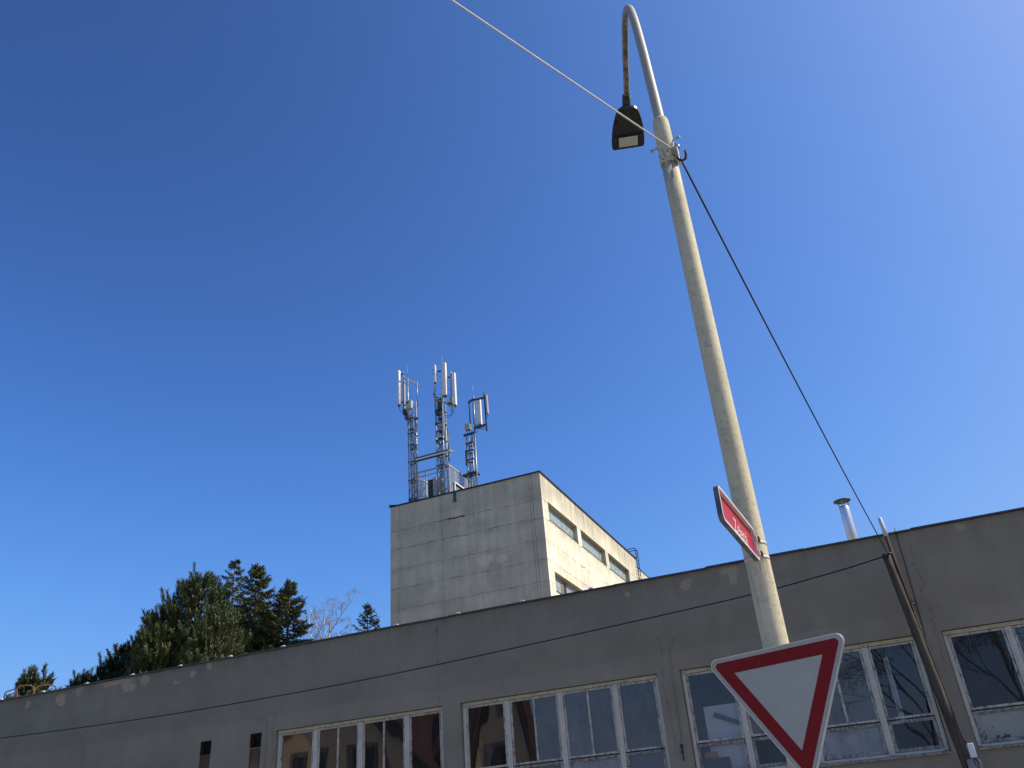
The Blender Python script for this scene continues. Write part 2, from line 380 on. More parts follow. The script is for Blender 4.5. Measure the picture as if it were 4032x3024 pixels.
M = dict(
  hall=mat_hall(), tower=mat_tower(), block=mat_block(), pole=mat_pole(), arm=mat_arm(), timber=mat_wood(), rust=mat_rust(),
  frame=mat_paint('old_white_paint', (.66,.60,.46), lo=.60, hi=.66), head=mat_paint('warm_lit_head_paint', (.60,.53,.34), wood=(.22,.17,.11), lo=.55, hi=.60),  # yellowish head tone stands for warm light on the window tops
  sash=mat_paint('flaking_white_paint', (.58,.525,.415), lo=.50, hi=.57),
  lowsash=mat_paint('flaking_grey_paint', (.44,.40,.33), wood=(.16,.15,.14), lo=.47, hi=.55),
  glass=mat_glass('window_glass', .66), dusty=mat_glass('dusty_window_glass', .42, (.45,.48,.48), .55, .005, (.27,.265,.24)), haze=mat_glass('hazy_window_glass', .42, (.5,.55,.55), .36, .006),
  milky=mat_glass('milky_window_glass', .5, (.4,.4,.4), .95, .004, (.31,.30,.26)), flaked=mat_flaked_glass(), clean=mat_glass('clean_window_glass', .4, (.86,.87,.87), .10), clear=mat_glass('open_window_glass', .25, (.8,.8,.8), .12),
  coping=simple('dark_roof_sheet', (.09,.088,.085), .45, .6, .3, 2.5), tcoping=simple('black_roof_sheet', (.03,.03,.032), .5, .3, .3),
  zinc=simple('bright_zinc', (.50,.52,.52), .5, .3, .15, 8), galv=simple('galvanised_steel', (.30,.315,.32), .42, .6, .3, 9), dgalv=simple('dull_galvanised_steel', (.075,.08,.085), .5, .5, .35, 7), white=simple('white_radome', (.80,.77,.69), .45, 0, .06, 3), greyp=simple('grey_radome', (.36,.37,.36), .5, 0, .1, 3),
  box=simple('grey_cabinet_paint', (.46,.47,.43), .5, 0, .1), black=simple('black_rubber', (.015,.015,.016), .5, 0, .2), dark=simple('dark_interior', (.03,.03,.03), .9, 0, .3),
  lum=simple('charcoal_casting', (.032,.034,.033), .42, .1, .12, 5), lens=simple('led_lens', (.60,.60,.53), .25, 0, .04, 40), ledf=simple('black_lens_frame', (.012,.012,.013), .4, 0, .1),
  cable=simple('light_cable_sheath', (.56,.53,.49), .5, 0, .15, 12), bcable=simple('black_cable_sheath', (.012,.012,.013), .6, 0, .2), steel=simple('zinc_bolts', (.5,.49,.46), .4, .7, .3, 30),
  mesh=None, signwhite=mat_retro('retro_white', (.375,.39,.37)), signred=mat_retro('retro_red', (.20,.007,.014), .45), alu=simple('sign_aluminium', (.60,.61,.62), .32, .7, .12, 8),
  ename=mat_retro('red_street_plate', (.43,.025,.035), .4), text=simple('cream_lettering', (.78,.73,.60), .5, 0, .05), frame2=simple('plate_frame', (.72,.69,.66), .4, .4, .15, 10), frame2d=simple('plate_edge', (.15,.15,.17), .55, .4, .5, 12),
  flue=simple('stainless_flue', (.70,.70,.70), .34, .85, .08, 4), asphalt=mat_ground('asphalt', (.10,.095,.088), (.135,.128,.117), 60), pave=mat_brickpave(), kerb=simple('kerb_stone', (.30,.29,.27), .9, 0, .2, 5), yard=mat_ground('short_grass', (.045,.065,.02), (.07,.085,.03), 8),
  bounce_gravel=mat_ground('pale_bounce_gravel', (.36,.33,.27), (.46,.42,.34), 20), line=simple('road_paint', (.72,.71,.68), .7, 0, .12, 8), render=simple('cream_house_render', (.88,.74,.48), .9, 0, .08, 1.5), tiles=mat_tiles(), soffit=simple('shaded_blue_soffit', (.02,.026,.034), .7, 0, .2), brownwin=simple('brown_window_timber', (.12,.035,.015), .5, 0, .3), shut=simple('grey_window_surround', (.26,.25,.22), .8, 0, .1), hglass=simple('dark_house_glass', (.012,.014,.016), .08, 0, .1),
  pine=mat_leaf('pine_needles', (.052,.072,.027), (.100,.118,.046), (.240,.240,.098)), pine_shaded=mat_leaf('shaded_pine_needles', (.020,.034,.016), (.034,.050,.02), (.06,.075,.028)), spruce=mat_leaf('spruce_needles', (.062,.074,.020), (.105,.108,.028), (.18,.16,.045)), pbark=simple('dark_pine_bark', (.045,.035,.028), .9, 0, .3, 5), bark=simple('conifer_bark', (.11,.075,.05), .9, 0, .35, 5), birch=simple('white_birch_bark', (.55,.52,.47), .8, 0, .35, 4), twig=simple('birch_twigs', (.27,.205,.19), .85, 0, .25, 3), dtwig=simple('dark_bare_wood', (.085,.07,.055), .9, 0, .3, 3),  # the row's darker needles paint in the shade of the taller pines
  room=simple('grubby_room_paint', (.15,.15,.145), .9, 0, .25, 1.2), paper=simple('white_board', (.62,.62,.60), .6, 0, .08, 2), orange=simple('orange_plastic', (.45,.12,.02), .5, 0, .1), tubew=simple('white_lamp_housing', (.75,.75,.74), .5, 0, .05),
  brick=simple('orange_brick', (.30,.17,.10), .9, 0, .2, 12), pinkrust=mat_rust('faded_rail_paint', (.24,.12,.075), (.10,.05,.035)),
)

# ------------------------------------------------------------------ sky, sun, camera
SUN_AZ = Vector((.971, .241, 0)).normalized(); EL = R(46)
w = bpy.data.worlds.new('World'); S.world = w; w.use_nodes = True
sk = w.node_tree.nodes.new('ShaderNodeTexSky'); sk.sky_type = 'NISHITA'; sk.sun_disc = False
sk.sun_elevation = EL; sk.sun_rotation = math.atan2(SUN_AZ.x, SUN_AZ.y); sk.altitude = 600; sk.air_density = .8; sk.dust_density = 3.; sk.ozone_density = 6.0
bg = w.node_tree.nodes['Background']; bg.inputs[1].default_value = .1
sp_ = w.node_tree.nodes.new('ShaderNodeSeparateColor'); cb = w.node_tree.nodes.new('ShaderNodeCombineColor'); w.node_tree.links.new(sk.outputs[0], sp_.inputs[0])
def wm(op, x, y=None):
    n = w.node_tree.nodes.new('ShaderNodeMath'); n.operation = op
    for i_, q in enumerate((x, y)):
        if q is None: continue
        if isinstance(q, (int, float)): n.inputs[i_].default_value = q
        else: w.node_tree.links.new(q, n.inputs[i_])
    return n.outputs[0]
for ci, (k0, k1, k2, mx_) in enumerate(((-2.085, 1.537, -.125, 3.2), (-1.994, 1.822, -.572, 4.8), (-2.873, 3.499, -1.101, 4.8))):   # film-like tone curve: a phone camera's deep blue for a clear sky
    l_ = wm('LOGARITHM', wm('MINIMUM', wm('MAXIMUM', sp_.outputs[ci], .05), mx_), math.e)
    w.node_tree.links.new(wm('MULTIPLY', wm('EXPONENT', wm('ADD', wm('MULTIPLY', wm('ADD', wm('MULTIPLY', l_, k2), k1), l_), k0)), 10.), cb.inputs[ci])
w.node_tree.links.new(cb.outputs[0], bg.inputs[0])
sd = bpy.data.lights.new('sun', 'SUN'); sd.energy = 5.0; sd.angle = R(.53); sd.color = (1, .94, .76)
so = bpy.data.objects.new('sun', sd); C.objects.link(so); so.location = (20, 5, 30)
so.rotation_euler = (-(SUN_AZ*math.cos(EL) + Vector((0,0,math.sin(EL))))).to_track_quat('-Z', 'Y').to_euler()
cd = bpy.data.cameras.new('camera'); cam = bpy.data.objects.new('camera', cd); C.objects.link(cam)
cd.sensor_width = 36; cd.lens = 3310/4032*36; cd.clip_end = 3000; cd.clip_start = .05
ang = math.pi/2 + R(21.45); P = R(29.35); RO = R(-4.72)
fw = Vector((math.cos(P)*math.cos(ang), math.cos(P)*math.sin(ang), math.sin(P))); ri = Vector((math.sin(ang), -math.cos(ang), 0)); up = ri.cross(fw)
r2 = ri*math.cos(RO) + up*math.sin(RO); u2 = up*math.cos(RO) - ri*math.sin(RO)
cam.matrix_world = Matrix(((r2.x, u2.x, -fw.x, 0), (r2.y, u2.y, -fw.y, 0), (r2.z, u2.z, -fw.z, 1.6), (0,0,0,1)))
S.camera = cam
S.view_settings.view_transform = 'Standard'; S.view_settings.look = 'None'; S.view_settings.exposure = 0

# ------------------------------------------------------------------ ground, road, pavements
m = MB(); m.quad((-1500,-1500,0), (1500,-1500,0), (1500,1500,0), (-1500,1500,0)); tag(m.build('ground', M['yard']), kind='structure')
m = MB(); m.quad((-200,7.2,.006), (200,7.2,.006), (200,13.6,.006), (-200,13.6,.006)); tag(m.build('road', M['asphalt']), kind='structure')
m = MB()
for i in range(-30, 30):
    m.quad((i*6,10.3,.011), (i*6+3,10.3,.011), (i*6+3,10.42,.011), (i*6,10.42,.011))
tag(m.build('road_marking', M['line']), kind='structure')
m = MB(); m.box(-200,200,-12,7.05,-.05,.125); tag(m.build('near_pavement', M['pave']), kind='structure')
m = MB(); m.box(-200,200,13.75,16.99,-.05,.125); tag(m.build('far_pavement', M['pave']), kind='structure')
m = MB(); m.quad((-60,31.01,.006), (30,31.01,.006), (30,60,.006), (-60,60,.006)); tag(m.build('bounce_yard', M['bounce_gravel']), kind='structure')  # unseen pale sheet added to bounce light onto the tower front
m = MB(); m.box(-200,200,7.053,7.2,-.05,.14,.02); m.box(-200,200,13.6,13.747,-.05,.14,.02); tag(m.build('kerb', M['kerb']), kind='structure')

# ------------------------------------------------------------------ low hall
def wall_with_holes(mb, axis, plane, u0, u1, z0, z1, holes, depth, sign):
    """vertical wall sheet with rectangular openings and their reveals; axis 'x': plane is y, axis 'y': plane is x"""
    us = sorted({u0, u1, *[h[0] for h in holes], *[h[1] for h in holes]}); zs = sorted({z0, z1, *[h[2] for h in holes], *[h[3] for h in holes]})
    pt = (lambda u, d, z: (u, plane+d*sign, z)) if axis == 'x' else (lambda u, d, z: (plane+d*sign, u, z))
    for a, b in zip(us, us[1:]):
        for c_, d_ in zip(zs, zs[1:]):
            mu, mz = (a+b)/2, (c_+d_)/2
            if any(h[0] < mu < h[1] and h[2] < mz < h[3] for h in holes): continue
            mb.quad(pt(a,0,c_), pt(b,0,c_), pt(b,0,d_), pt(a,0,d_))
    for a, b, c_, d_ in holes:
        mb.quad(pt(a,0,c_), pt(a,0,d_), pt(a,depth,d_), pt(a,depth,c_)); mb.quad(pt(b,0,c_), pt(b,0,d_), pt(b,depth,d_), pt(b,depth,c_))
        mb.quad(pt(a,0,d_), pt(b,0,d_), pt(b,depth,d_), pt(a,depth,d_)); mb.quad(pt(a,0,c_), pt(b,0,c_), pt(b,depth,c_), pt(a,depth,c_))

HX0, HX1, HZ = -34., 16., 6.41
hall = thing('factory_hall', 'long low grey rendered hall with peeling white factory windows along the street', 'building', (-9, 17, 0))
WX = [-13.24, -8.47, -3.68, 1.07, 5.84]; WW = 4.34; WT, WB = 4.56, 2.62
holes = [(x, x+WW, WB, WT) for x in WX] + [(-15.42,-15.10,4.245,4.56), (-13.96,-13.64,4.255,4.57)]
m = MB(); wall_with_holes(m, 'x', 17., HX0, HX1, 0, HZ, holes, .13, 1)
m.quad((HX0,17,0), (HX0,31,0), (HX0,31,HZ), (HX0,17,HZ)); m.quad((HX1,17,0), (HX1,31,0), (HX1,31,HZ), (HX1,17,HZ)); m.quad((HX0,31,0), (HX1,31,0), (HX1,31,HZ), (HX0,31,HZ))
m.build('wall', M['hall'], hall, fix=False)
m = MB(); m.box(HX0,HX1,17.02,31,HZ-.25,HZ-.004); rf = m.build('roof', M['bounce_gravel'], hall)  # roof colour made pale to bounce light onto the tower front
random.seed(4)
m = MB(); pts = []; x = HX0
while x < HX1:
    x2 = min(x + 1.95, HX1); j = random.uniform(-.011, .011)
    m.bar((x, 17.02, HZ+.016+j), (x2-.004, 17.02, HZ+.016+random.uniform(-.011,.011)), .15, .03); x = x2
m.build('roof_edge', M['coping'], hall)
# interior room seen through the glass
m = MB()
m.quad((HX0+.3,23,0), (HX1-.3,23,0), (HX1-.3,23,5.6), (HX0+.3,23,5.6)); m.quad((HX0+.3,17.2,.4), (HX1-.3,17.2,.4), (HX1-.3,23,.4), (HX0+.3,23,.4)); m.quad((HX0+.3,17.2,5.3), (HX1-.3,17.2,5.3), (HX1-.3,23,5.3), (HX0+.3,23,5.3))
for x in WX: m.quad((x-.22,17.2,.4), (x-.22,23,.4), (x-.22,23,5.3), (x-.22,17.2,5.3))
m.build('interior', M['room'], hall, fix=False)
# windows
GL = {  # upper panes per window (six lights), lower panes (four)
 0: (['glass']*6, ['glass']*4), 1: (['glass','glass','haze','dusty','haze','haze'], ['glass','haze','milky','haze']),
 2: (['clean','haze','haze','dusty','dusty','clean'], ['clean','clear','milky','clear']), 3: (['clear','glass','haze','haze','haze','haze'], ['flaked','flaked','haze','milky']), 4: (['glass']*6, ['glass']*4)}
FY = 17.085
def rectframe(mb, x0, x1, z0, z1, w, y0, y1, bev=.006):
    mb.box(x0, x1, y0, y1, z1-w, z1, bev); mb.box(x0, x1, y0, y1, z0, z0+w, bev); mb.box(x0, x0+w, y0+.001, y1, z0+w-.002, z1-w+.002, bev); mb.box(x1-w, x1, y0+.001, y1, z0+w-.002, z1-w+.002, bev)
random.seed(9)
for i, x0 in enumerate(WX):
    x1 = x0 + WW
    f = MB()
    f.box(x0+.012, x0+.082, FY, FY+.10, WB+.04, WT-.075, .008); f.box(x1-.082, x1-.012, FY, FY+.10, WB+.04, WT-.075, .008)
    mull = [x0+1.05, x0+2.24, x0+3.42]
    for q in mull:
        f.box(q-.055, q+.055, FY-.012, FY+.10, WB+.04, WT-.077, .008); f.box(q-.018, q+.018, FY-.024, FY-.014, WB+.05, WT-.085, .004)
    f.box(x0+.082, x1-.082, FY+.004, FY+.10, WB+.03, WB+.075, .006)
    win = f.build('window', M['frame'], hall)
    h = MB(); h.box(x0+.010, x1-.010, FY-.020, FY+.10, WT-.073, WT-.010, .008); h.box(x0+.02, x1-.02, FY-.034, FY-.022, WT-.045, WT-.012, .004); h.build('head_board', M['head'], win)
    sl = MB(); sl.obox(Vector(((x0+x1)/2, FY-.035, WB+.012)), Vector((1,0,0)), Vector((0,math.cos(.16),math.sin(.16))), Vector((0,-math.sin(.16),math.cos(.16))), WW/2-.006, .10, .014, .004); sl.build('sill', M['lowsash'], win)
    ed = [x0+.082] + [v for q in mull for v in (q-.055, q+.055)] + [x1-.082]
    k = 0
    for cidx in range(4):
        a, b = ed[2*cidx]+.004, ed[2*cidx+1]-.004
        t0, t1 = 3.225, WT-.078
        s = MB(); rectframe(s, a, b, t0, t1, .042, FY+.008, FY+.055)
        lights = [(a+.042, b-.042)]
        if cidx in (1, 2):
            c_ = (a+b)/2; s.box(c_-.021, c_+.021, FY+.007, FY+.056, t0+.041, t1-.041, .006); lights = [(a+.042, c_-.021), (c_+.021, b-.042)]
        s.build('sash', M['sash'], win)
        for (p, q) in lights:
            g = MB(); e = [random.uniform(-.0025, .0025) for _ in range(3)]
            y = FY+.033
            g.quad((p-.004, y+e[0], t0+.038), (q+.004, y-e[0], t0+.038), (q+.004, y-e[0]+e[1], t1-.038), (p-.004, y+e[0]+e[1], t1-.038))
            g.build('pane', M[GL[i][0][k]], win, fix=False); k += 1
        s = MB(); z0, z1 = WB+.078, 3.205
        tilt = .0
        rectframe(s, a, b, z0, z1, .055, FY-.004, FY+.05); s.box(a+.01, b-.01, FY-.018, FY-.005, z1-.03, z1-.008, .004)
        s.build('sash', M['lowsash'], win)
        g = MB(); y = FY+.026+random.uniform(-.002,.002); g.quad((a+.05, y, z0+.05), (b-.05, y, z0+.05), (b-.05, y+.004, z1-.05), (a+.05, y+.004, z1-.05))
        g.build('pane', M[GL[i][1][cidx]], win, fix=False)
for (a, b, c_, d_) in holes[5:]:
    v = MB(); rectframe(v, a, b, c_, d_, .012, 16.99, 17.08, .003); vt = v.build('vent', M['rust'], hall)
    v = MB(); v.quad((a,17.12,c_), (b,17.12,c_), (b,17.12,d_), (a,17.12,d_))
    n = 9
    for q in range(n):
        zz = c_+.03+(d_-c_-.06)*(q+.5)/n; v.obox(Vector(((a+b)/2,17.06,zz)), Vector((1,0,0)), Vector((0,.8,.6)), Vector((0,-.6,.8)), (b-a)/2-.024, .012, .002)
    v.build('louvre', M['black'], vt)
# lightning conductor clips along the roof edge
for i in range(14):
    x = -22.68 + i*1.583
    if x > -5: break
    c_ = MB(); c_.box(x-.035, x+.035, 16.98, 17.05, HZ+.036, HZ+.074, .012); c_.box(x-.05, x+.05, 16.965, 16.99, HZ+.034, HZ+.058, .008); c_.build('conductor_clip', M['paper'], hall)
m = MB(); m.tube([(.84,16.985,6.52), (.835,16.975,6.0), (.83,16.985,5.6), (.82,16.98,5.1), (.80,16.985,4.6), (.77,16.96,4.1), (.755,16.9,3.88)], .007, 6)
m.tube([(.77+.05*math.sin(t*.9), 16.93, 3.95-.08+.10*math.cos(t*.9)) for t in range(8)], .007, 6); m.build('wall_cable', M['bcable'], hall)
m = MB(); m.tube([(-3.86,16.985,3.22), (-3.86,16.975,2.95)], .01, 6); m.tube([(-3.86,16.97,3.24),(-3.86,16.97,3.17)], .022, 8); m.tube([(-3.86,16.97,3.13),(-3.86,16.97,3.08)], .02, 8); m.build_each('wall_hook', M['black'], hall)
m = MB()   # old plastered-over conduit
m.tube([(-13.75,16.998,4.86),(-13.62,16.997,4.86),(-13.52,16.997,4.80),(-13.49,16.997,4.68),(-13.5,16.997,3.4)], .016, 8); m.tube([(-13.5,16.99,4.36),(-13.5,16.965,4.36)], .022, 8); m.build_each('conduit', M['hall'], hall)
m = MB(); m.tube([(-3.6,16.998,5.22),(-3.72,16.997,5.12),(-3.80,16.997,5.0),(-3.82,16.997,4.7),(-3.84,16.997,3.3)], .011, 8); m.tube([(-3.83,16.99,4.62),(-3.83,16.965,4.62)], .02, 8); m.tube([(-3.84,16.99,3.85),(-3.84,16.965,3.85)], .02, 8); m.build_each('conduit', M['hall'], hall)

# things seen behind the glass of the hall
lt = thing('strip_light', 'pale upright fluorescent strip light behind the pane beside the timber pole', 'light', (.12, 17.4, 3.2))
m = MB(); m.bar((.05,17.42,3.19), (.05,17.42,4.32), .09, .04, bev=.008); m.build('housing', M['tubew'], lt)
m = MB(); m.tube([(.05,17.385,3.42), (.05,17.385,4.26)], .016, 10); m.build('lamp_tube', M['paper'], lt)
m = MB(); m.box(.003,.097,17.37,17.44,3.36,3.41,.006); m.build('lamp_holder', M['dgalv'], lt)
bd = thing('pale_board', 'white board with a dark bar behind the glass left of the give way sign', 'board', (-3.05, 17.4, 2.62))  # guessed panel standing for a pale shape in the pane
m = MB(); m.box(-3.38, -2.66, 17.20, 17.23, 2.70, 3.86, .008); m.build('panel', M['paper'], bd)
m = MB(); m.bar((-3.2,17.175,3.70), (-2.66,17.175,3.46), .03, .085, bev=.012); m.build('bar', M['dgalv'], bd)
bx = thing('machine_box', 'small dark machine with orange hood behind the lower pane beside the white board', 'machine', (-3.3, 17.3, 2.62))
m = MB(); m.box(-3.48,-3.04,17.145,17.19,2.66,2.95,.015); m.build('body', M['dark'], bx)
m = MB(); m.box(-3.5,-3.25,17.145,17.19,2.955,3.06,.015); m.build('hood', M['orange'], bx)

# flue, pipe, timber pole
fl = thing('metal_flue', 'shiny stainless steel flue with a rain cap on the hall roof', 'chimney', (.09, 22, HZ))
m = MB(); m.tube([(.09,22,HZ), (.09,22,8.70), (.09,22,8.74)], [.125,.125,.118], 24); m.tube([(.09,22,8.64),(.09,22,8.66)], .13, 24); m.tube([(.09,22,7.78),(.09,22,7.81)], .13, 24); m.build('flue_pipe', M['flue'], fl)
m = MB(); m.tube([(.085,22,8.885), (.085,22,8.90), (.085,22,8.95)], [.21,.215,.03], 28)
m.build('rain_cap', M['black'], fl)  # black colour stands for the cap's shaded underside
m = MB()
for k in range(3):
    t = k*2.09+.4; m.bar((.09+.118*math.cos(t), 22+.118*math.sin(t), 8.66), (.09+.14*math.cos(t), 22+.14*math.sin(t), 8.89), .022, .006)
m.build_each('strap', M['galv'], fl)

tp = thing('timber_pole', 'leaning grey weathered timber pole clamped to a concrete stub in front of the hall', 'pole', (.95, 16.25, 0))
top = Vector((.53,16.2,5.86)); bot = Vector((.83,16.25,2.0))
m = MB(); n = 14
m.tube([bot + (top-bot)*t/n for t in range(n+1)], [.088-.022*t/n + .003*math.sin(t*2.3) for t in range(n+1)], 14); m.build('shaft', M['timber'], tp)
m = MB(); m.obox(Vector((.90,16.19,1.22)), Vector((1,0,0)), Vector((0,1,0)), Vector((0,0,1)), .10, .09, 1.22, .02); m.build('concrete_stub', M['kerb'], tp)
m = MB(); m.tube([(.83+.095*math.cos(k*.524), 16.235+.095*math.sin(k*.524), 2.32) for k in range(13)], .008, 6); m.tube([(.675+.085*math.cos(k*.524), 16.24+.085*math.sin(k*.524)+.04, 4.93+.0) for k in range(13)], .008, 6); m.build_each('band', M['black'], tp)
m = MB(); m.tube([top+Vector((.0,-.075,-.02)), top+Vector((.02,-.09,-.1))], .012, 6); m.tube([top+Vector((.03,-.07,-.03)), top+Vector((.10,-.06,-.02))], .02, 8); m.build_each('cable_hook', M['black'], tp)
jb = MB(); jb.box(.87,.965,16.04,16.11,2.45,2.66,.015); jb.build('junction_box', M['tubew'], tp)
m = MB(); m.tube([(.90,16.06,2.46),(.90,16.05,2.36),(.94,16.06,2.30),(.96,16.08,2.36),(.93,16.1,2.45)], .008, 6); m.tube([(.70,16.13,4.9),(.76,16.12,4.0),(.82,16.12,3.2),(.84,16.1,2.75),(.88,16.08,2.64)], .009, 6); m.build_each('down_lead', M['bcable'], tp)
pp = thing('rusty_pipe', 'thin rusty pipe with a white cap rising behind the timber pole above the roof', 'pipe', (.68, 16.42, 4.6))
m = MB(); m.tube([(.685,16.45,4.85),(.64,16.5,6.29)], .031, 12); m.build('pipe', M['rust'], pp)
m = MB(); m.tube([(.642,16.5,6.25),(.633,16.5,6.42),(.622,16.5,6.60),(.621,16.5,6.625)], [.039,.039,.036,.02], 12); m.build('cap', M['paper'], pp)
m = MB(); m.bar((.66,16.50,5.6), (.66,17.0,5.6), .03, .03); m.bar((.68,16.47,5.0), (.68,17.0,5.0), .03, .03); m.build_each('bracket', M['rust'], pp)
# access ladder hoops at the left
ra = thing('roof_ladder_rail', 'rusty tubular hoop handrails of the roof ladder at the far left roof edge', 'railing', (-22.6, 17.6, HZ))
m = MB()
def hoop(x, y, z, dx, dy):
    return [(x,y,HZ-.1),(x,y,z-.12)] + [(x+dx*(1-math.cos(a))/2, y+dy*(1-math.cos(a))/2, z-.12+.12*math.sin(a)) for a in (.5,1.,1.57,2.1,2.6,3.14)] + [(x+dx,y+dy,HZ-.1)]
for p in ((-22.77,17.45,6.90,.42,.25), (-22.36,17.75,6.90,.42,.35)): m.tube(hoop(*p), .019, 10)
m.build_each('hoop', M['pinkrust'], ra)
m = MB(); m.tube([(-23.4,17.6,HZ-.1),(-23.38,17.6,6.80),(-23.3,17.6,6.83),(-22.72,17.5,6.84)], .018, 8); m.tube([(-23.3,17.6,6.72),(-22.75,17.5,6.73)], .013, 8); m.tube([(-23.26,17.9,HZ-.1),(-23.26,17.9,6.83)], .016, 8); m.build_each('side_rail', M['pinkrust'], ra)

# ------------------------------------------------------------------ concrete tower block
TX, TY, TZ = -16.4, 45.1, 22.2
tw = thing('concrete_tower', 'tall pale concrete panel block with glass block windows behind the low hall', 'building', (-21.7, 55, 0))
TWN = [(46.1,51.4), (52.13,57.43), (58.13,63.43)]
th = [(a, b, z0, z0+1.19) for (a, b) in TWN for z0 in (19.4, 15.0, 10.6)]
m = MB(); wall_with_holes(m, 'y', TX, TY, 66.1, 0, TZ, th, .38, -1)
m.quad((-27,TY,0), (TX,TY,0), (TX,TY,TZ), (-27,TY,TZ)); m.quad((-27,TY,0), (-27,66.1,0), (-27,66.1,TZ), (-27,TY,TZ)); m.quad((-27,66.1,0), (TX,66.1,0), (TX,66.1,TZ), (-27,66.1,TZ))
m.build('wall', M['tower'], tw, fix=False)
m = MB(); m.box(-27.02,TX+.02,TY-.02,66.12,TZ+.002,TZ+.03); m.build('roof', M['tcoping'], tw)
m = MB()
for a, b in (((-27.06,TY-.035,TZ+.035),(TX+.05,TY-.035,TZ+.035)), ((TX+.035,TY-.05,TZ+.036),(TX+.035,66.14,TZ+.036))): m.bar(a, b, .09, .075)
m.build('roof_edge', M['tcoping'], tw)
m = MB(); m.obox(Vector((-26.6,TY+.1,TZ+.08)), Vector((.98,0,-.18)).normalized(), Vector((0,1,0)), Vector((.18,0,.98)).normalized(), .5, .2, .012); m.build('loose_roof_sheet', M['tcoping'], tw)
m = MB(); m.box(-26.9,TX-.001,66.13,76,0,21.5); m.build('rear_wing', M['tower'], tw)
m = MB(); m.box(-26.95,TX+.04,66.14,76.05,21.502,21.56); m.build('wing_roof', M['tcoping'], tw)
for (a, b, z0, z1) in th:
    x = TX-.30
    g = MB(); g.quad((x,a,z0), (x,b,z0), (x,b,z1), (x,a,z1)); wn = g.build('window', M['block'], tw, fix=False)
    f = MB(); f.box(TX-.31,TX+.03,a-.02,b+.02,z0-.035,z0+.012,.008); f.build('sill', M['tcoping'], wn)
    if z0 == 15.0 and a < 47:
        f = MB(); f.box(x+.002,x+.03,47.9,48.25,z0+.02,z1-.02); f.build('brick_infill', M['brick'], wn)
        f = MB(); f.box(x+.004,x+.02,48.3,48.75,z0+.1,z1-.05); f.build('broken_opening', M['black'], wn)
    # mortar strip beside the window (darker jamb panel)
m = MB(); m.bar((TX+.03,60.1-.0,18.4), (TX+.03,60.5,18.45), .02, .02); m.tube([(TX+.05,51.2,17.75),(TX+.2,51.35,17.72),(TX+.2,51.6,17.8)], .02, 6); m.build_each('wall_hook', M['black'], tw)
m = MB()
for y in (65.75, 66.35):
    m.bar((TX+.18,y,18.5), (TX+.18,y,23.0), .05, .05); m.bar((TX+.18,y,23.0), (TX-.5,y,23.0), .05, .05); m.bar((TX-.5,y,23.0), (TX-.5,y,TZ+.03), .05, .05)
z = 18.7
while z < 23: m.bar((TX+.18,65.75,z), (TX+.18,66.35,z), .03, .03); z += .3
m.build('ladder', M['black'], tw)
m = MB(); m.bar((-22.25,TY-.06,21.58), (-22.25,TY-.06,22.3), .16, .05); m.box(-22.36,-22.14,TY-.07,TY-.005,21.55,21.66,.01); m.bar((-22.25,TY-.05,22.3),(-22.25,TY-.05,22.86), .10, .09); m.bar((-22.3,TY-.06,22.83),(-22.25,TY+1.35,22.83), .10, .11); m.build('hoist_bracket', M['dgalv'], tw)
m = MB(); m.bar((-22.2,TY-.05,22.3),(-22.2,TY-.05,22.9), .06, .10); m.bar((-22.2,TY-.05,22.86),(-22.2,TY+1.3,22.86), .10, .10, bev=.01); m.build('hoist_arm', M['white'], tw)

# ------------------------------------------------------------------ antenna masts
def lattice(mb, x, y, a, z0, z1, step, leg=.045, d=.027):
    cs = [(x,y),(x+a,y),(x+a,y+a),(x,y+a)]
    for p in cs: mb.tube([(p[0],p[1],z0),(p[0],p[1],z1)], leg, 8)
    n = max(1, int(round((z1-z0)/step))); h = (z1-z0)/n
    for i in range(n):
        for k in range(4):
            p, q = cs[k], cs[(k+1) % 4]
            if (i+k) % 2: p, q = q, p
            mb.bar((p[0],p[1],z0+i*h), (q[0],q[1],z0+(i+1)*h), d, d)
            if i % 2 == 0: mb.bar((p[0],p[1],z0+i*h), (q[0],q[1],z0+i*h), d*1.1, d*1.1)
def platform(mb, x, y, a, z, w=.09):
    for p, q in (((x-.06,y-.03),(x+a+.06,y-.03)), ((x-.06,y+a+.03),(x+a+.06,y+a+.03)), ((x-.03,y-.06),(x-.03,y+a+.06)), ((x+a+.03,y-.06),(x+a+.03,y+a+.06))): mb.bar((p[0],p[1],z),(q[0],q[1],z), .05, w)
def rungs(mb, x, y, z0, z1, d=(-.16,0), step=.27):
    z = z0; k = 0
    while z < z1:
        s = 1 if k % 2 == 0 else -1
        mb.tube([(x,y,z),(x+d[0]*s,y+d[1]*s,z),(x+d[0]*s,y+d[1]*s,z+.05)], .012, 5); z += step; k += 1
def cabl(mb, pts, r=.016):
    P_ = [Vector(p) for p in pts]; out = []
    for i in range(len(P_)-1):
        for k in range(5):
            t = k/5; a = P_[max(i-1,0)]; b = P_[i]; c_ = P_[i+1]; d = P_[min(i+2,len(P_)-1)]
            out.append(.5*((2*b)+(c_-a)*t+(2*a-5*b+4*c_-d)*t*t+(3*b-a-3*c_+d)*t*t*t))
    out.append(P_[-1]); mb.tube(out, r, 5)
def panel(x0, x1, y0, y1, z0, z1, mat, root, bev=.03, lean=0.):
    m = MB(); up_ = Vector((0, lean, 1)).normalized()
    m.obox(Vector(((x0+x1)/2,(y0+y1)/2,(z0+z1)/2)), Vector((1,0,0)), Vector((1,0,0)).cross(up_)*-1, up_, (x1-x0)/2, (y1-y0)/2, (z1-z0)/2, bev)
    o = m.build('antenna_panel', mat, root)
    m = MB(); m.box(x0+.03,x1-.03,y0+.03,y1-.03,z0-.07,z0+.01,.01); m.build('panel_foot', M['dgalv'], o); return o

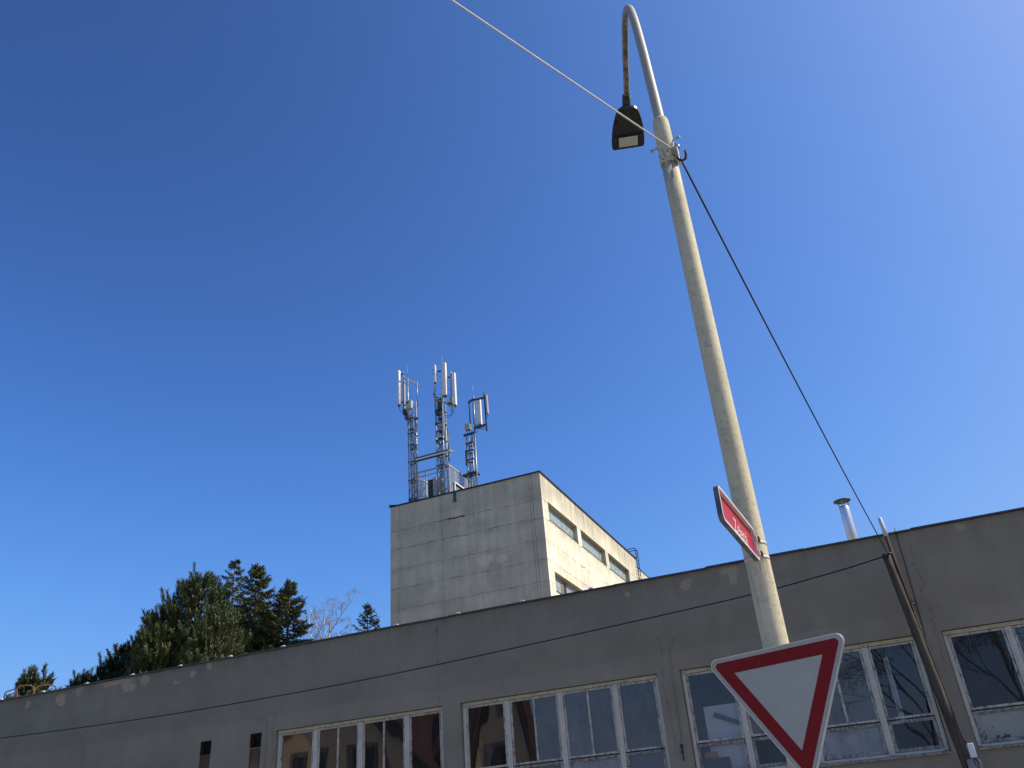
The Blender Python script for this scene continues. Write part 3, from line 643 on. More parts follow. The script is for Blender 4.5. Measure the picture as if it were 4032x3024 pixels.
# mast on the left
r1 = thing('antenna_mast', 'left lattice antenna mast with a round white tube antenna and a pale box', 'mast', (-26.5, 47.2, TZ), 'phone antenna masts on the concrete tower')
x, y, a = -26.65, 47., .38
m = MB(); lattice(m, x, y, a, TZ, 29.9, .30); m.build('lattice', M['galv'], r1)
m = MB()
for z in (23.3, 24.7, 26.1, 27.4, 28.3, 29.5): platform(m, x, y, a, z)
m.box(x+.05,x+a+.05,y-.03,y+.25,28.6,28.66); m.box(x+.1,x+a+.05,y,y+.25,27.1,27.16); m.bar((-26.15,46.95,29.35),(-25.83,46.95,29.35), .07,.14); m.build_each('collar', M['dgalv'], r1)
m = MB(); m.tube([(-26.72,47.1,29.0),(-26.72,47.1,33.05)], [.065,.05], 12); m.build('pole', M['galv'], r1)
m = MB(); m.tube([(-26.02,46.98,TZ),(-26.0,46.98,30.75)], .062, 12); m.build('cable_duct', M['galv'], r1)
m = MB(); m.tube([(-26.56,46.95,24),(-26.56,46.95,29)], .02, 8); m.build('climbing_rail', M['white'], r1)
m = MB(); m.tube([(-26.74,47.1,33.0),(-26.74,47.1,34.05)], .011, 6); m.build('lightning_rod', M['galv'], r1)
m = MB(); m.tube([(-27.37,46.95,30.84),(-27.37,46.95,30.92),(-27.37,46.95,33.62),(-27.37,46.95,33.72)], [.10,.13,.13,.08], 20); tb = m.build('antenna_panel', M['white'], r1)
m = MB(); m.tube([(-27.37,46.95,30.70),(-27.37,46.95,30.86)], [.08,.115], 16); m.build('panel_foot', M['dgalv'], tb)
panel(-27.22,-27.04,47.15,47.35,30.2,32.95,M['greyp'],r1)
m = MB(); m.tube([(-27.02,47.02,30.15),(-27.02,47.02,33.58)], .04, 10); m.tube([(-26.44,48.0,30.9),(-26.44,48.0,33.1)], .04, 10); m.build_each('mount_pipe', M['galv'], r1)
m = MB(); m.bar((-27.0,46.9,33.06),(-26.36,48.2,32.75), .06, .09); m.bar((-27.0,46.97,30.75),(-26.4,47.5,30.6), .07, .09); m.bar((-27.35,46.97,33.38),(-26.98,47.02,33.38), .05, .09); m.bar((-27.35,46.97,31.0),(-26.98,47.02,31.0), .05, .09)
m.box(-27.1,-26.7,46.95,47.3,30.0,30.4,.02); m.box(-26.9,-26.55,47.0,47.3,29.55,29.95,.02); m.build_each('bracket_arm', M['dgalv'], r1)
m = MB(); rungs(m, -26.72, 47.1, 30.5, 33, (-.15,.08)); m.build_each('step_iron', M['dgalv'], r1)
m = MB(); m.box(-26.66,-26.2,46.6,46.95,30.15,30.8,.02); eb = m.build('equipment_box', M['box'], r1)
m = MB(); m.box(-26.55,-26.42,46.585,46.6,30.5,30.68,.005); m.build('vent_grille', M['dgalv'], eb)
m = MB(); cabl(m, [(-27.37,46.95,30.75),(-27.3,46.95,30.35),(-27.05,47,30.1),(-26.9,47.05,29.6),(-26.6,47.1,29.5)]); cabl(m, [(-27.1,47.2,30.2),(-27.05,47.2,29.7),(-26.75,47.1,29.4),(-26.6,47.1,29.7)]); cabl(m, [(-26.3,46.8,30.15),(-26.25,46.85,29.8),(-26.45,47,29.6),(-26.5,47.1,29.2)])
for k in range(3): m.tube([(-26.4+.05*k,47.2,TZ),(-26.4+.05*k,47.2,30)], .018, 5)
m.build_each('cable', M['bcable'], r1)

# middle mast
r3 = thing('antenna_mast', 'tallest middle lattice antenna mast with three long white panel antennas', 'mast', (-24.2, 47.2, TZ), 'phone antenna masts on the concrete tower')
x, y, a = -24.44, 47., .52
m = MB(); lattice(m, x, y, a, TZ, 30.1, .36, .047); m.build('lattice', M['galv'], r3)
m = MB()
for z in (25.3, 26.1, 27.2, 28.5, 29.5): platform(m, x, y, a, z)
for z in (27.35, 27.9, 28.9): m.box(x+.1,x+a,y,y+.4,z,z+.05)
m.build_each('collar', M['dgalv'], r3)
m = MB(); m.tube([(-23.79,46.95,29.2),(-23.78,46.95,32.98)], [.07,.055], 12); m.build('pole', M['galv'], r3)
m = MB(); m.tube([(-23.80,46.9,27.4),(-23.79,46.9,30.5)], .07, 12); m.build('cable_duct', M['white'], r3)
m = MB(); m.tube([(-23.53,47,25.4),(-23.53,47,27.95)], .045, 8); m.build('side_pipe', M['dgalv'], r3)
m = MB(); m.tube([(-23.75,46.95,32.9),(-23.75,46.95,33.98)], .011, 6); m.build('lightning_rod', M['galv'], r3)
panel(-24.42,-24.23,46.75,46.93,31.75,33.2,M['white'],r3)
panel(-23.69,-23.34,46.6,46.85,30.38,33.08,M['white'],r3,.05)
panel(-22.97,-22.76,46.85,47.1,29.55,32.18,M['white'],r3,.03)
m = MB(); m.tube([(-24.47,47,30.05),(-24.46,47,33.46)], .045, 10); m.tube([(-23.14,47,29.12),(-23.13,47,32.44)], .05, 10); m.build_each('mount_pipe', M['galv'], r3)
m = MB(); m.bar((-24.5,47,32.78),(-23.75,46.95,32.6), .07,.10); m.bar((-23.8,46.95,32.0),(-23.1,47,31.95), .07,.10); m.bar((-24.5,47,30.75),(-23.8,47,30.2), .08,.10); m.bar((-23.8,47,30.1),(-23.1,47,29.7), .08,.10); m.bar((-23.15,47,32.15),(-22.85,46.95,32.15), .06,.07); m.bar((-23.15,47,29.75),(-22.85,46.95,29.7), .06,.07)
for z in (32.9, 32.6, 30.9): m.box(-24.56,-24.4,46.92,47.08,z-.05,z+.05,.01)
m.build_each('bracket_arm', M['dgalv'], r3)
m = MB(); rungs(m, -23.79, 46.95, 30.7, 32.9, (-.22,0), .25); m.build_each('step_iron', M['dgalv'], r3)
m = MB(); m.box(-24.52,-23.92,46.9,47.5,30.42,30.52,.01); m.box(-23.6,-23.12,46.9,47.5,29.88,29.98,.01); m.box(-23.35,-23.1,47.0,47.2,30.0,30.35,.02); m.build_each('amplifier', M['box'], r3)
m = MB(); m.box(-24.2,-23.86,46.8,47.15,29.5,30.1,.03); m.box(-24.36,-24.1,46.85,47.2,29.15,29.6,.02); m.build_each('equipment_box', M['dgalv'], r3)
m = MB(); cabl(m, [(-23.14,47,29.3),(-23.2,47,28.95),(-23.5,47,28.9),(-23.75,47.1,29.1)]); cabl(m, [(-22.9,47,29.5),(-23.05,47,29.05),(-23.4,47,28.75),(-23.75,47.1,28.95)]); cabl(m, [(-24.25,46.85,31.75),(-24.3,46.85,31.3),(-24.45,46.95,30.9)]); cabl(m, [(-23.14,46.9,31.0),(-23.38,46.9,30.9),(-23.35,46.9,30.5),(-23.15,46.9,30.4)])
for k in range(4): m.tube([(-24.25+.07*k,47.3,TZ),(-24.25+.07*k,47.3,29.6)], .018, 5)
m.build_each('cable', M['bcable'], r3)

# rear mast on the right
r5 = thing('antenna_mast', 'shorter right lattice antenna mast seen from behind its dark brackets', 'mast', (-23.1, 49.7, TZ), 'phone antenna masts on the concrete tower')
x, y, a = -23.32, 49.5, .46
m = MB(); lattice(m, x, y, a, TZ, 28.3, .33); m.build('lattice', M['galv'], r5)
m = MB()
for z in (25.4, 26.4, 27.1, 27.7): platform(m, x, y, a, z)
m.bar((-23.5,49.45,28.38),(-22.65,49.45,28.38), .08,.16); m.box(-23.7,-22.6,49.4,50.0,25.28,25.36); m.tube([(-23.42,49.5,26.0),(-23.42,49.5,27.2)], .045, 8); m.build_each('collar', M['dgalv'], r5)
m = MB(); m.tube([(-22.6,49.5,28.0),(-22.59,49.5,31.4)], [.07,.06], 12); m.build('pole', M['galv'], r5)
m = MB(); m.tube([(-22.63,49.45,TZ),(-22.62,49.45,28.4)], .06, 12); m.build('cable_duct', M['galv'], r5)
m = MB(); m.tube([(-22.59,49.5,31.3),(-22.58,49.5,32.35)], .011, 6); m.build('lightning_rod', M['galv'], r5)
panel(-22.8,-22.68,49.7,49.95,29.25,30.9,M['greyp'],r5)
panel(-22.47,-22.18,49.75,50.0,29.1,31.25,M['white'],r5,.04)
panel(-21.57,-21.45,49.35,49.6,29.6,31.15,M['greyp'],r5,.03,-.02)
m = MB(); m.tube([(-22.95,49.5,29.2),(-22.95,49.5,31.2)], .045, 10); m.tube([(-21.68,49.5,28.3),(-21.70,49.5,31.5)], .055, 10); m.build_each('mount_pipe', M['dgalv'], r5)
m = MB(); m.bar((-23.02,49.5,30.92),(-22.6,49.45,31.15), .09,.11); m.bar((-22.6,49.45,31.05),(-21.66,49.45,30.98), .09,.13); m.bar((-22.65,49.45,28.72),(-21.68,49.45,28.80), .09,.13); m.bar((-21.7,49.5,31.2),(-21.5,49.5,31.15), .05,.06); m.bar((-21.7,49.5,29.75),(-21.5,49.5,29.7), .05,.06)
for k in range(4): m.bar((-22.5+.13*k,49.4,28.95),(-22.4+.13*k,49.9,28.82), .06,.04)
m.build_each('bracket_arm', M['dgalv'], r5)
m = MB(); rungs(m, -22.6, 49.5, 29.2, 31.2, (-.14,.05), .22); m.build_each('step_iron', M['dgalv'], r5)
m = MB(); m.box(-23.32,-22.92,49.3,49.65,28.72,29.2,.02); m.build_each('equipment_box', M['box'], r5)
m = MB(); cabl(m, [(-23.2,49.4,28.75),(-23.2,49.4,28.5),(-23.0,49.4,28.4),(-22.8,49.5,28.6)]); cabl(m, [(-23.0,49.4,28.75),(-23.0,49.4,28.4),(-22.7,49.45,28.5),(-22.6,49.5,28.9)]); cabl(m, [(-22.3,49.6,29.1),(-22.4,49.5,28.5),(-22.6,49.5,28.4)]); cabl(m, [(-21.7,49.5,28.45),(-21.95,49.45,28.45),(-22.2,49.45,28.65)]); cabl(m, [(-21.5,49.45,29.6),(-21.5,49.4,29.35),(-21.65,49.45,29.2)]); m.build_each('cable', M['bcable'], r5)

# tie beam and equipment cage
tb = thing('tie_beam', 'pale steel tie beam bolted between the left and middle masts', 'beam', (-25, 47.1, 26))
m = MB(); m.bar((-26.05,46.93,26.12),(-23.5,46.93,26.12), .12, .13, bev=.01); m.build('channel', M['white'], tb)
m = MB(); m.bar((-26.1,46.93,26.23),(-23.45,46.93,26.23), .16, .08); m.bar((-26.1,46.93,26.01),(-23.9,46.93,26.01), .16, .06); m.build('flange', M['dgalv'], tb)
m = MB(); m.bar((-23.5,46.93,26.2),(-23.25,47.2,26.15), .12, .12); m.bar((-23.5,46.93,25.7),(-23.3,47.1,26.1), .04, .04); m.build_each('end_clamp', M['galv'], tb)
cg = thing('equipment_cage', 'galvanised steel frame cage with mesh sides around roof cabinets below the masts', 'cage', (-25, 49.3, TZ))
CX0, CX1, CY0, CY1, CZ = -26.6, -23.85, 47.6, 51.2, 25.45
m = MB()
for xx in (CX0, CX1): m.bar((xx,CY0,CZ),(xx,CY1,CZ), .09, .09); m.bar((xx,CY0,TZ+.2),(xx,CY1,TZ+.2), .06, .06)
for yy in (CY0, CY1): m.bar((CX0,yy,CZ),(CX1,yy,CZ), .09, .09); m.bar((CX0,yy,CZ-.35),(CX1,yy,CZ-.35), .05, .05)
for k in range(5):
    yy = CY0 + (CY1-CY0)*k/4
    for xx in (CX0, CX1): m.bar((xx,yy,TZ),(xx,yy,CZ), .06, .06)
    if k < 4: m.bar((CX1,yy,CZ-.1 if k % 2 else TZ+.3),(CX1,yy+(CY1-CY0)/4,TZ+.3 if k % 2 else CZ-.1), .03, .03)
for k in (1, 2): m.bar((CX0+(CX1-CX0)*k/3,CY0,TZ),(CX0+(CX1-CX0)*k/3,CY0,CZ), .06, .06)
m.bar((CX0,CY0,TZ+.4),(CX0+1.0,CY0,CZ-.9), .05, .05); m.bar((CX0+.1,CY0,CZ-.3),(CX0+.6,CY0+.5,CZ-.55), .12, .05)
m.build('frame', M['zinc'], cg)
m = MB()
for xx, y0, y1 in ((CX1, CY0, CY1), (CX0, CY0, CY1)):
    yy = y0
    while yy < y1: m.bar((xx,yy,TZ),(xx,yy,CZ), .014, .010); yy += .075
    zz = TZ
    while zz < CZ: m.bar((xx,y0,zz),(xx,y1,zz), .010, .014); zz += .075
m.build_each('wire_mesh', M['zinc'], cg, .05)
m = MB(); m.box(-25.95,-25.45,48.4,49.0,TZ+.1,25.1,.02); m.build_each('cabinet', M['dgalv'], cg)
m = MB(); m.box(-25.35,-25.05,48.0,48.5,TZ+.2,25.0,.02); m.box(-24.95,-24.7,48.0,48.4,24.0,24.9,.02); m.build_each('cabinet', M['box'], cg)
m = MB(); m.box(-26.5,-25.9,50.2,50.8,TZ+.1,25.0,.02); m.box(-24.8,-24.2,49.8,50.6,TZ+.1,24.4,.02); m.build_each('cabinet', M['dgalv'], cg)

# ------------------------------------------------------------------ street lamp
PC = Vector((-.591, 5.669, 0))
lamp = thing('street_lamp', 'tall weathered beige street lamp pole with a curved arm and flat LED head', 'street lamp', PC)
m = MB(); m.tube([PC+Vector((0,0,z)) for z in (.1,1.2,2.6,4.,5.4,6.3,6.80)], [.087,.085,.0825,.079,.0755,.0725,.0712], 40); m.build('pole', M['pole'], lamp)
m = MB(); m.tube([PC+Vector((0,0,z)) for z in (6.74,6.75,7.20,7.25,7.275,7.285)], [.070,.0745,.0735,.070,.062,.05], 40); m.build('sleeve', M['pole'], lamp)
T16 = R(-16); AD = Vector((math.sin(T16), math.cos(T16), 0)); AS = Vector((math.cos(T16), -math.sin(T16), 0)); AZ = Vector((0,0,1))
def L(r, z, s=0.): return PC + AD*r + AS*s + AZ*z
arm = [(.0,7.24),(.03,7.6),(.065,7.95),(.09,8.25),(.125,8.5),(.17,8.78),(.235,9.03),(.32,9.24),(.44,9.41),(.58,9.54),(.75,9.63),(.93,9.685),(1.12,9.70),(1.4,9.695),(1.7,9.665),(1.93,9.63)]
def catmull(p, n=4):
    o = []
    for i in range(len(p)-1):
        a, b, c_, d = p[max(i-1,0)], p[i], p[i+1], p[min(i+2,len(p)-1)]
        for k in range(n):
            t = k/n; o.append(tuple(.5*(2*b[j]+(c_[j]-a[j])*t+(2*a[j]-5*b[j]+4*c_[j]-d[j])*t*t+(3*b[j]-a[j]-3*c_[j]+d[j])*t*t*t) for j in range(2)))
    o.append(p[-1]); return o
ap = catmull(arm); m = MB(); m.tube([L(r, z) for r, z in ap], [.046-.010*min(1, i/len(ap)*1.2) for i in range(len(ap))], 24); m.build('arm', M['arm'], lamp)
ow = [(1.885,.05),(1.895,.085),(1.925,.118),(2.0,.146),(2.1,.170),(2.2,.188),(2.3,.199),(2.42,.206),(2.52,.207),(2.555,.200),(2.572,.185)]
out = [(r, -.016+s) for r, s in ow] + [(r, -.016-s) for r, s in ow[::-1]]
m = MB(); ZL = 9.475
m.prism(out, PC+AZ*ZL, AD, AS, AZ, 0., .035); m.prism(out, PC+AZ*ZL, AD, AS, AZ, .035, .095, .16)
bot2 = [(2.325,.185),(2.42,.190),(2.515,.191),(2.535,.183),(2.548,.165)]
m.prism([(r,-.016+s) for r, s in bot2]+[(r,-.016-s) for r, s in bot2[::-1]], PC+AZ*ZL, AD, AS, AZ, -.014, -.0005)
lum = m.build('luminaire', M['lum'], lamp)
m = MB(); m.prism([(2.33,-.155),(2.53,-.155),(2.53,.125),(2.33,.125)], PC+AZ*ZL, AD, AS, AZ, -.019, -.0145); m.build('lens_frame', M['ledf'], lum)
m = MB(); m.prism([(2.348,-.136),(2.512,-.136),(2.512,.104),(2.348,.104)], PC+AZ*ZL, AD, AS, AZ, -.0235, -.0195)
m.build('lens', M['lens'], lum)
m = MB()
for k in range(8):
    s = -.121+.030*k
    for q in range(6): m.tube([L(2.362+.027*q, ZL-.0235, s), L(2.362+.027*q, ZL-.0265, s)], [.0085,.005], 8)
m.build('led_optic', M['lens'], lum)
m = MB(); m.tube([L(1.84,9.645,-.005), L(2.0,9.595,-.014), L(2.03,9.56,-.016)], [.052,.052,.03], 20); m.prism([(1.885,-.095),(2.03,-.095),(2.03,.055),(1.885,.055)], PC+AZ*ZL, AD, AS, AZ, -.010, -.0005); m.build('spigot', M['lum'], lum)
m = MB()
for s in (-.16, .128):
    m.tube([L(2.09,ZL-.001,s), L(2.09,ZL-.012,s)], .014, 10); m.tube([L(2.12,ZL-.001,s-.005), L(2.15,ZL-.012,s)], .008, 8)
for s in (-.065, .028): m.tube([L(1.99,ZL-.010,s), L(1.99,ZL-.022,s)], .016, 6)
m.build_each('latch', M['ledf'], lum)
# clamp ring with bolts and hook at the cable
m = MB(); m.tube([PC+Vector((0,0,z)) for z in (6.725,6.73,6.80,6.805)], [.0745,.0785,.0785,.0745], 36); clp = m.build('cable_clamp', M['pole'], lamp)
m = MB()
def bolt(px, py, z, dx, dy, l=.05):
    a = Vector((px,py,z)); b = a + Vector((dx,dy,0)).normalized()*l; c_ = b + Vector((dx,dy,0)).normalized()*.016
    m.tube([a,b], .008, 8); m.tube([b,c_], .0145, 6)
for (aa, z, l) in ((-100,6.80,.03),(-75,6.83,.03),(-118,6.76,.03)):
    t = R(aa); bolt(PC.x+.078*math.cos(t), PC.y+.078*math.sin(t), z, math.cos(t), math.sin(t)-.2, l)
for (aa, z) in ((-12,6.985),(172,6.975)):
    t = R(aa); bolt(PC.x+.070*math.cos(t), PC.y+.070*math.sin(t), z, math.cos(t), math.sin(t), .055)
m.box(-.525,-.49,5.60,5.66,6.70,6.85,.006); m.tube([(-.51,5.6,6.84),(-.50,5.59,6.87),(-.48,5.59,6.85),(-.475,5.59,6.81)], .011, 8); m.bar((-.52,5.6,6.78),(-.52,5.52,6.78), .05, .012)
m.build_each('bolt', M['steel'], clp)
m = MB(); m.tube([(-.525,5.62,6.79),(-.50,5.60,6.70),(-.475,5.60,6.672),(-.445,5.60,6.682),(-.432,5.60,6.72),(-.432,5.60,6.77)], .011, 10); m.build('hook', M['rust'], clp)
m = MB(); m.tube([PC+Vector((0,0,z)) for z in (.08,.10,.16,.165)], [.13,.135,.13,.09], 24); m.build('base_collar', M['kerb'], lamp)

# ------------------------------------------------------------------ overhead cables
def sag(a, b, s, n=40):
    a = Vector(a); b = Vector(b); return [a + (b-a)*(i/n) - Vector((0,0,4*s*(i/n)*(1-i/n))) for i in range(n+1)]
d0 = Vector((-.505,5.60,6.79)); d1 = Vector((-1.545,3.42,6.79)); e = (d1-d0).normalized()
m = MB(); n = 60; pts = []
for i in range(n+1):
    k = 22.3*i/n; p = d0 + e*k; p.z = 6.79 - .012*k + .00085*k*k; pts.append(p)
m.tube(pts, .0068, 10); tag(m.build('overhead_cable', M['cable']), 'thick pale overhead cable running from the lamp clamp to the upper left sky', 'cable')
m = MB(); m.tube(sag((-.495,5.61,6.76), (.57,16.12,5.83), .10), .0085, 8); tag(m.build('overhead_cable', M['bcable']), 'dark overhead cable sloping from the lamp clamp down to the timber pole', 'cable')
m = MB(); wp = [(.50,16.13,5.80),(-.62,16.55,5.765),(-2.76,16.6,5.61),(-9.54,16.6,5.31),(-14.,16.6,5.23),(-17.47,16.6,5.24),(-21.88,16.6,5.34),(-27,16.6,5.55),(-33,16.7,5.9)]
P_ = [Vector(p) for p in wp]; q = []
for i in range(len(P_)-1):
    a, b, c_, d = P_[max(i-1,0)], P_[i], P_[i+1], P_[min(i+2,len(P_)-1)]
    for k in range(8):
        t = k/8; q.append(.5*(2*b+(c_-a)*t+(2*a-5*b+4*c_-d)*t*t+(3*b-a-3*c_+d)*t*t*t))
q.append(P_[-1]); m.tube(q, .013, 8); m.tube([q[-1], (-33,17.0,5.95)], .02, 8)
tag(m.build('overhead_cable', M['bcable']), 'long black cable sagging along the hall wall above the windows', 'cable')

# ------------------------------------------------------------------ give way sign
gw = thing('give_way_sign', 'red and white triangular give way sign on the lamp pole', 'road sign', (-.576, 5.55, 1.9))
cen = Vector((-.576,5.479,2.341)); ez = Vector((.232,.962,.142)).normalized(); ex = Vector((.971,-.237,.019)); ex = (ex - ez*ex.dot(ez)).normalized(); ey = ez.cross(ex) * 1.
if ey.z > 0: ey = -ey
def rtri(inset, rad, seg=8):
    """rounded downward triangle, outer side .9 moved in by inset"""
    hh = .9*math.sqrt(3)/6 - inset; A = [(-hh*math.sqrt(3), -hh), (hh*math.sqrt(3), -hh), (0, 2*hh)]
    o = []
    for i in range(3):
        p = Vector(A[i]); dn = (Vector((0,0))-p).normalized(); c_ = p + dn*rad*2
        base = math.atan2(-dn.y, -dn.x)
        for k in range(seg+1):
            t = base - math.pi/3 + 2*math.pi/3*k/seg; o.append((c_.x+rad*math.cos(t), c_.y+rad*math.sin(t)))
    return o
m = MB(); m.prism(rtri(0,.042), cen, ex, ey, ez, 0., .016); pl = m.build('plate', M['signwhite'], gw)
m = MB(); o1 = rtri(-.002,.044); o2 = rtri(.003,.040); n = len(o1)
for i in range(n):
    j = (i+1) % n; P3 = lambda p, h: cen + ex*p[0] + ey*p[1] + ez*h
    m.quad(P3(o1[i],-.004), P3(o1[j],-.004), P3(o1[j],.024), P3(o1[i],.024)); m.quad(P3(o1[i],-.004), P3(o1[j],-.004), P3(o2[j],-.004), P3(o2[i],-.004)); m.quad(P3(o2[i],-.004), P3(o2[j],-.004), P3(o2[j],.024), P3(o2[i],.024))
m.build('rim', M['alu'], gw)
def ring(a, b, h):
    m = MB()
    for i in range(len(a)):
        j = (i+1) % len(a); m.quad(P3(a[i],h), P3(a[j],h), P3(b[j],h), P3(b[i],h))
    return m
ring(rtri(.025,.022), rtri(.0985,.0008), -.0015).build('red_border', M['signred'], gw)
m = MB(); m.quad(*[P3(p,-.0022) for p in rtri(.0985,.0008,2)]); m.build('white_centre', M['signwhite'], gw)
m = MB()
for z in (2.15, 2.50):
    m.tube([PC+Vector((0,0,z-.02)), PC+Vector((0,0,z+.02))], .0875, 30); m.box(-.62,-.53,5.535,5.60,z-.02,z+.02,.004)
m.build_each('pole_clamp', M['galv'], gw)

# ------------------------------------------------------------------ street name plate
a5 = R(5.); sx = Vector((math.sin(a5), math.cos(a5), -.075)).normalized(); sn = Vector((math.cos(a5), -math.sin(a5), 0)); sz = sx.cross(sn)*-1
if sz.z < 0: sz = -sz
o0 = Vector((-.572, 5.565, 3.25))
ns = thing('street_name_plate', 'small red street name plate in a pale frame sticking out from the lamp pole', 'street sign', o0)
Lh, Hh = .80, .225
def SP(t, h, d=0.): return o0 + sx*t + sz*h + sn*d
def rrect(t0, t1, h0, h1, r, seg=5):
    o = []
    for (cx, cy, b) in ((t1-r,h1-r,0),(t0+r,h1-r,90),(t0+r,h0+r,180),(t1-r,h0+r,270)):
        for k in range(seg+1):
            t = R(b+90*k/seg); o.append((cx+r*math.cos(t), cy+r*math.sin(t)))
    return o
A = rrect(-.04-Lh,-.04,-Hh/2,Hh/2,.035); B = rrect(-.04-Lh+.016,-.056,-Hh/2+.016,Hh/2-.016,.022)
m = MB(); m.prism(rrect(-.04-Lh+.012,-.052,-Hh/2+.012,Hh/2-.012,.024), o0, sx, sz, sn, -.008, -.0015); m.build('plate', M['ename'], ns)
m = MB()
for i in range(len(A)):
    j = (i+1) % len(A)
    m.quad(SP(*A[i],.022), SP(*A[j],.022), SP(*B[j],.022), SP(*B[i],.022)); m.quad(SP(*B[i],.022), SP(*B[j],.022), SP(*B[j],-.001), SP(*B[i],-.001)); m.quad(SP(*A[i],-.009), SP(*A[j],-.009), SP(*B[j],-.009), SP(*B[i],-.009)); m.quad(SP(*B[i],-.009), SP(*B[j],-.009), SP(*B[j],-.011), SP(*B[i],-.0085))
fr = m.build('frame', M['frame2'], ns)
m = MB()
for i in range(len(A)):
    j = (i+1) % len(A); m.quad(SP(*A[i],.022), SP(*A[j],.022), SP(*A[j],-.009), SP(*A[i],-.009))
m.build('frame_edge', M['frame2d'], fr)
cu = bpy.data.curves.new('lettering', 'FONT'); cu.body = 'Zelen\u00e1'; cu.size = .105; cu.align_x = 'LEFT'; cu.offset = -.0006
to = bpy.data.objects.new('lettering_src', cu); C.objects.link(to)
me = bpy.data.meshes.new_from_object(to.evaluated_get(bpy.context.evaluated_depsgraph_get())); bpy.data.objects.remove(to); bpy.data.curves.remove(cu)
xs = [v.co.x for v in me.vertices]; x0, x1 = min(xs), max(xs)
for v in me.vertices:
    v.co = SP(-.50 + (v.co.x-x0)/(x1-x0)*.29, -.056 + v.co.y*1.28, -.0005) - o0
me.materials.clear(); me.materials.append(M['text']); lo = bpy.data.objects.new('lettering', me); C.objects.link(lo); lo.parent = ns
m = MB()
for h in (-.055, .045):
    zc = SP(-.03, h).z
    m.tube([PC+Vector((0,0,zc-.0085)), PC+Vector((0,0,zc+.011))], .0835, 32); m.obox(SP(-.03,h,.012), sx, sn, sz, .03, .02, .018, .004)
m.build_each('pole_band', M['cable'], ns)
m = MB()
for h in (-.055, .045): m.obox(SP(-.025,h,.036), sx, sn, sz, .018, .006, .016, .002)
m.build_each('clip', M['rust'], ns)

# ------------------------------------------------------------------ houses across the street (mirrored in the panes)
hs = thing('gabled_house', 'cream rendered house with dark red gable roofs mirrored in the hall windows', 'house', (-30, -16, 0))
m = MB()
def gablewall(m, y, xa, xb, ze, xm, zt): m.quad((xa,y,0), (xb,y,0), (xb,y,ze), (xm,y,zt), (xa,y,ze))
gablewall(m, -14., -40.2, -25.8, 6.2, -33., 13.4); gablewall(m, -14.2, -23.3, -19.75, 6., -21.3, 12.6)
m.quad((-25.8,-14,0), (-25.8,-26,0), (-25.8,-26,6.2), (-25.8,-14,6.2)); m.quad((-40.2,-14,0), (-40.2,-26,0), (-40.2,-26,6.2), (-40.2,-14,6.2))
m.quad((-25.8,-16,0), (-23.3,-16,0), (-23.3,-16,6.6), (-25.8,-16,6.6)); m.quad((-19.75,-14.2,0), (-19.75,-15.2,0), (-19.75,-15.2,6), (-19.75,-14.2,6)); m.build('wall', M['render'], hs, fix=False)
m = MB()
def slope(m, xa, za, xb, zb, y0, y1, t=.18):
    d = Vector((xb-xa,0,zb-za)); nrm = Vector((-d.z,0,d.x)).normalized(); nrm = nrm if nrm.z > 0 else -nrm
    A_ = [Vector((xa,y0,za)), Vector((xb,y0,zb)), Vector((xb,y1,zb)), Vector((xa,y1,za))]
    m.quad(*A_); m.quad(*[p+nrm*t for p in A_])
    for i in range(4):
        j = (i+1) % 4; m.quad(A_[i], A_[j], A_[j]+nrm*t, A_[i]+nrm*t)
slope(m, -33., 13.6, -24.9, 5.5, -13.3, -26); slope(m, -33., 13.6, -41.1, 5.5, -13.3, -26); slope(m, -21.3, 12.9, -19.35, 5.3, -13.7, -15.2); slope(m, -21.3, 12.9, -23.7, 5.3, -13.7, -15.2)
rf2 = m.build('roof', M['tiles'], hs)
m = MB(); m.quad((-27,-14.6,6.5), (-22.4,-14.6,6.5), (-22.4,-21,14.6), (-27,-21,14.6)); m.build('roof', M['tiles'], hs)
m = MB()
for xa, za, xb, zb in ((-33,13.42,-24.9,5.32), (-33,13.42,-41.1,5.32)): m.quad((xa,-13.3,za), (xb,-13.3,zb), (xb,-14.0,zb), (xa,-14.0,za)); m.quad((xa,-13.28,za-.5), (xb,-13.28,zb-.5), (xb,-13.28,zb+.1), (xa,-13.28,za+.1))  # navy sheets paint the shade under the eaves
for xa, za, xb, zb in ((-21.3,12.7,-19.35,5.1), ): m.quad((xa,-13.68,za-.7), (xb,-13.68,zb-.7), (xb,-13.68,zb+.1), (xa,-13.68,za+.1))
m.build_each('soffit', M['soffit'], rf2)
for (xa, xb, zt, h) in ((-36.1,-35.0,8.25,1.7), (-30.8,-29.6,8.3,1.7), (-33.5,-32.4,8.3,1.7), (-22.2,-21.0,7.55,1.6), (-21.62,-21.3,9.7,.7)):
    f = MB(); rectframe(f, xa-.25, xb+.02, zt-h, zt+.12, .26, -13.995 if xa < -25 else -14.195, -13.96 if xa < -25 else -14.16); wi = f.build('window', M['shut'], hs)
    f = MB(); y = -13.98 if xa < -25 else -14.18; f.quad((xa,y,zt-h+.2), (xb,y,zt-h+.2), (xb,y,zt), (xa,y,zt)); f.build('pane', M['hglass'], wi, fix=False)
    f = MB(); f.box(xa+.2,xa+.42,y+.01,y+.05,zt-h+.25,zt-.05); f.box(xb-.12,xb-.05,y+.01,y+.05,zt-h+.25,zt-.05); f.build('sash', M['brownwin'], wi)

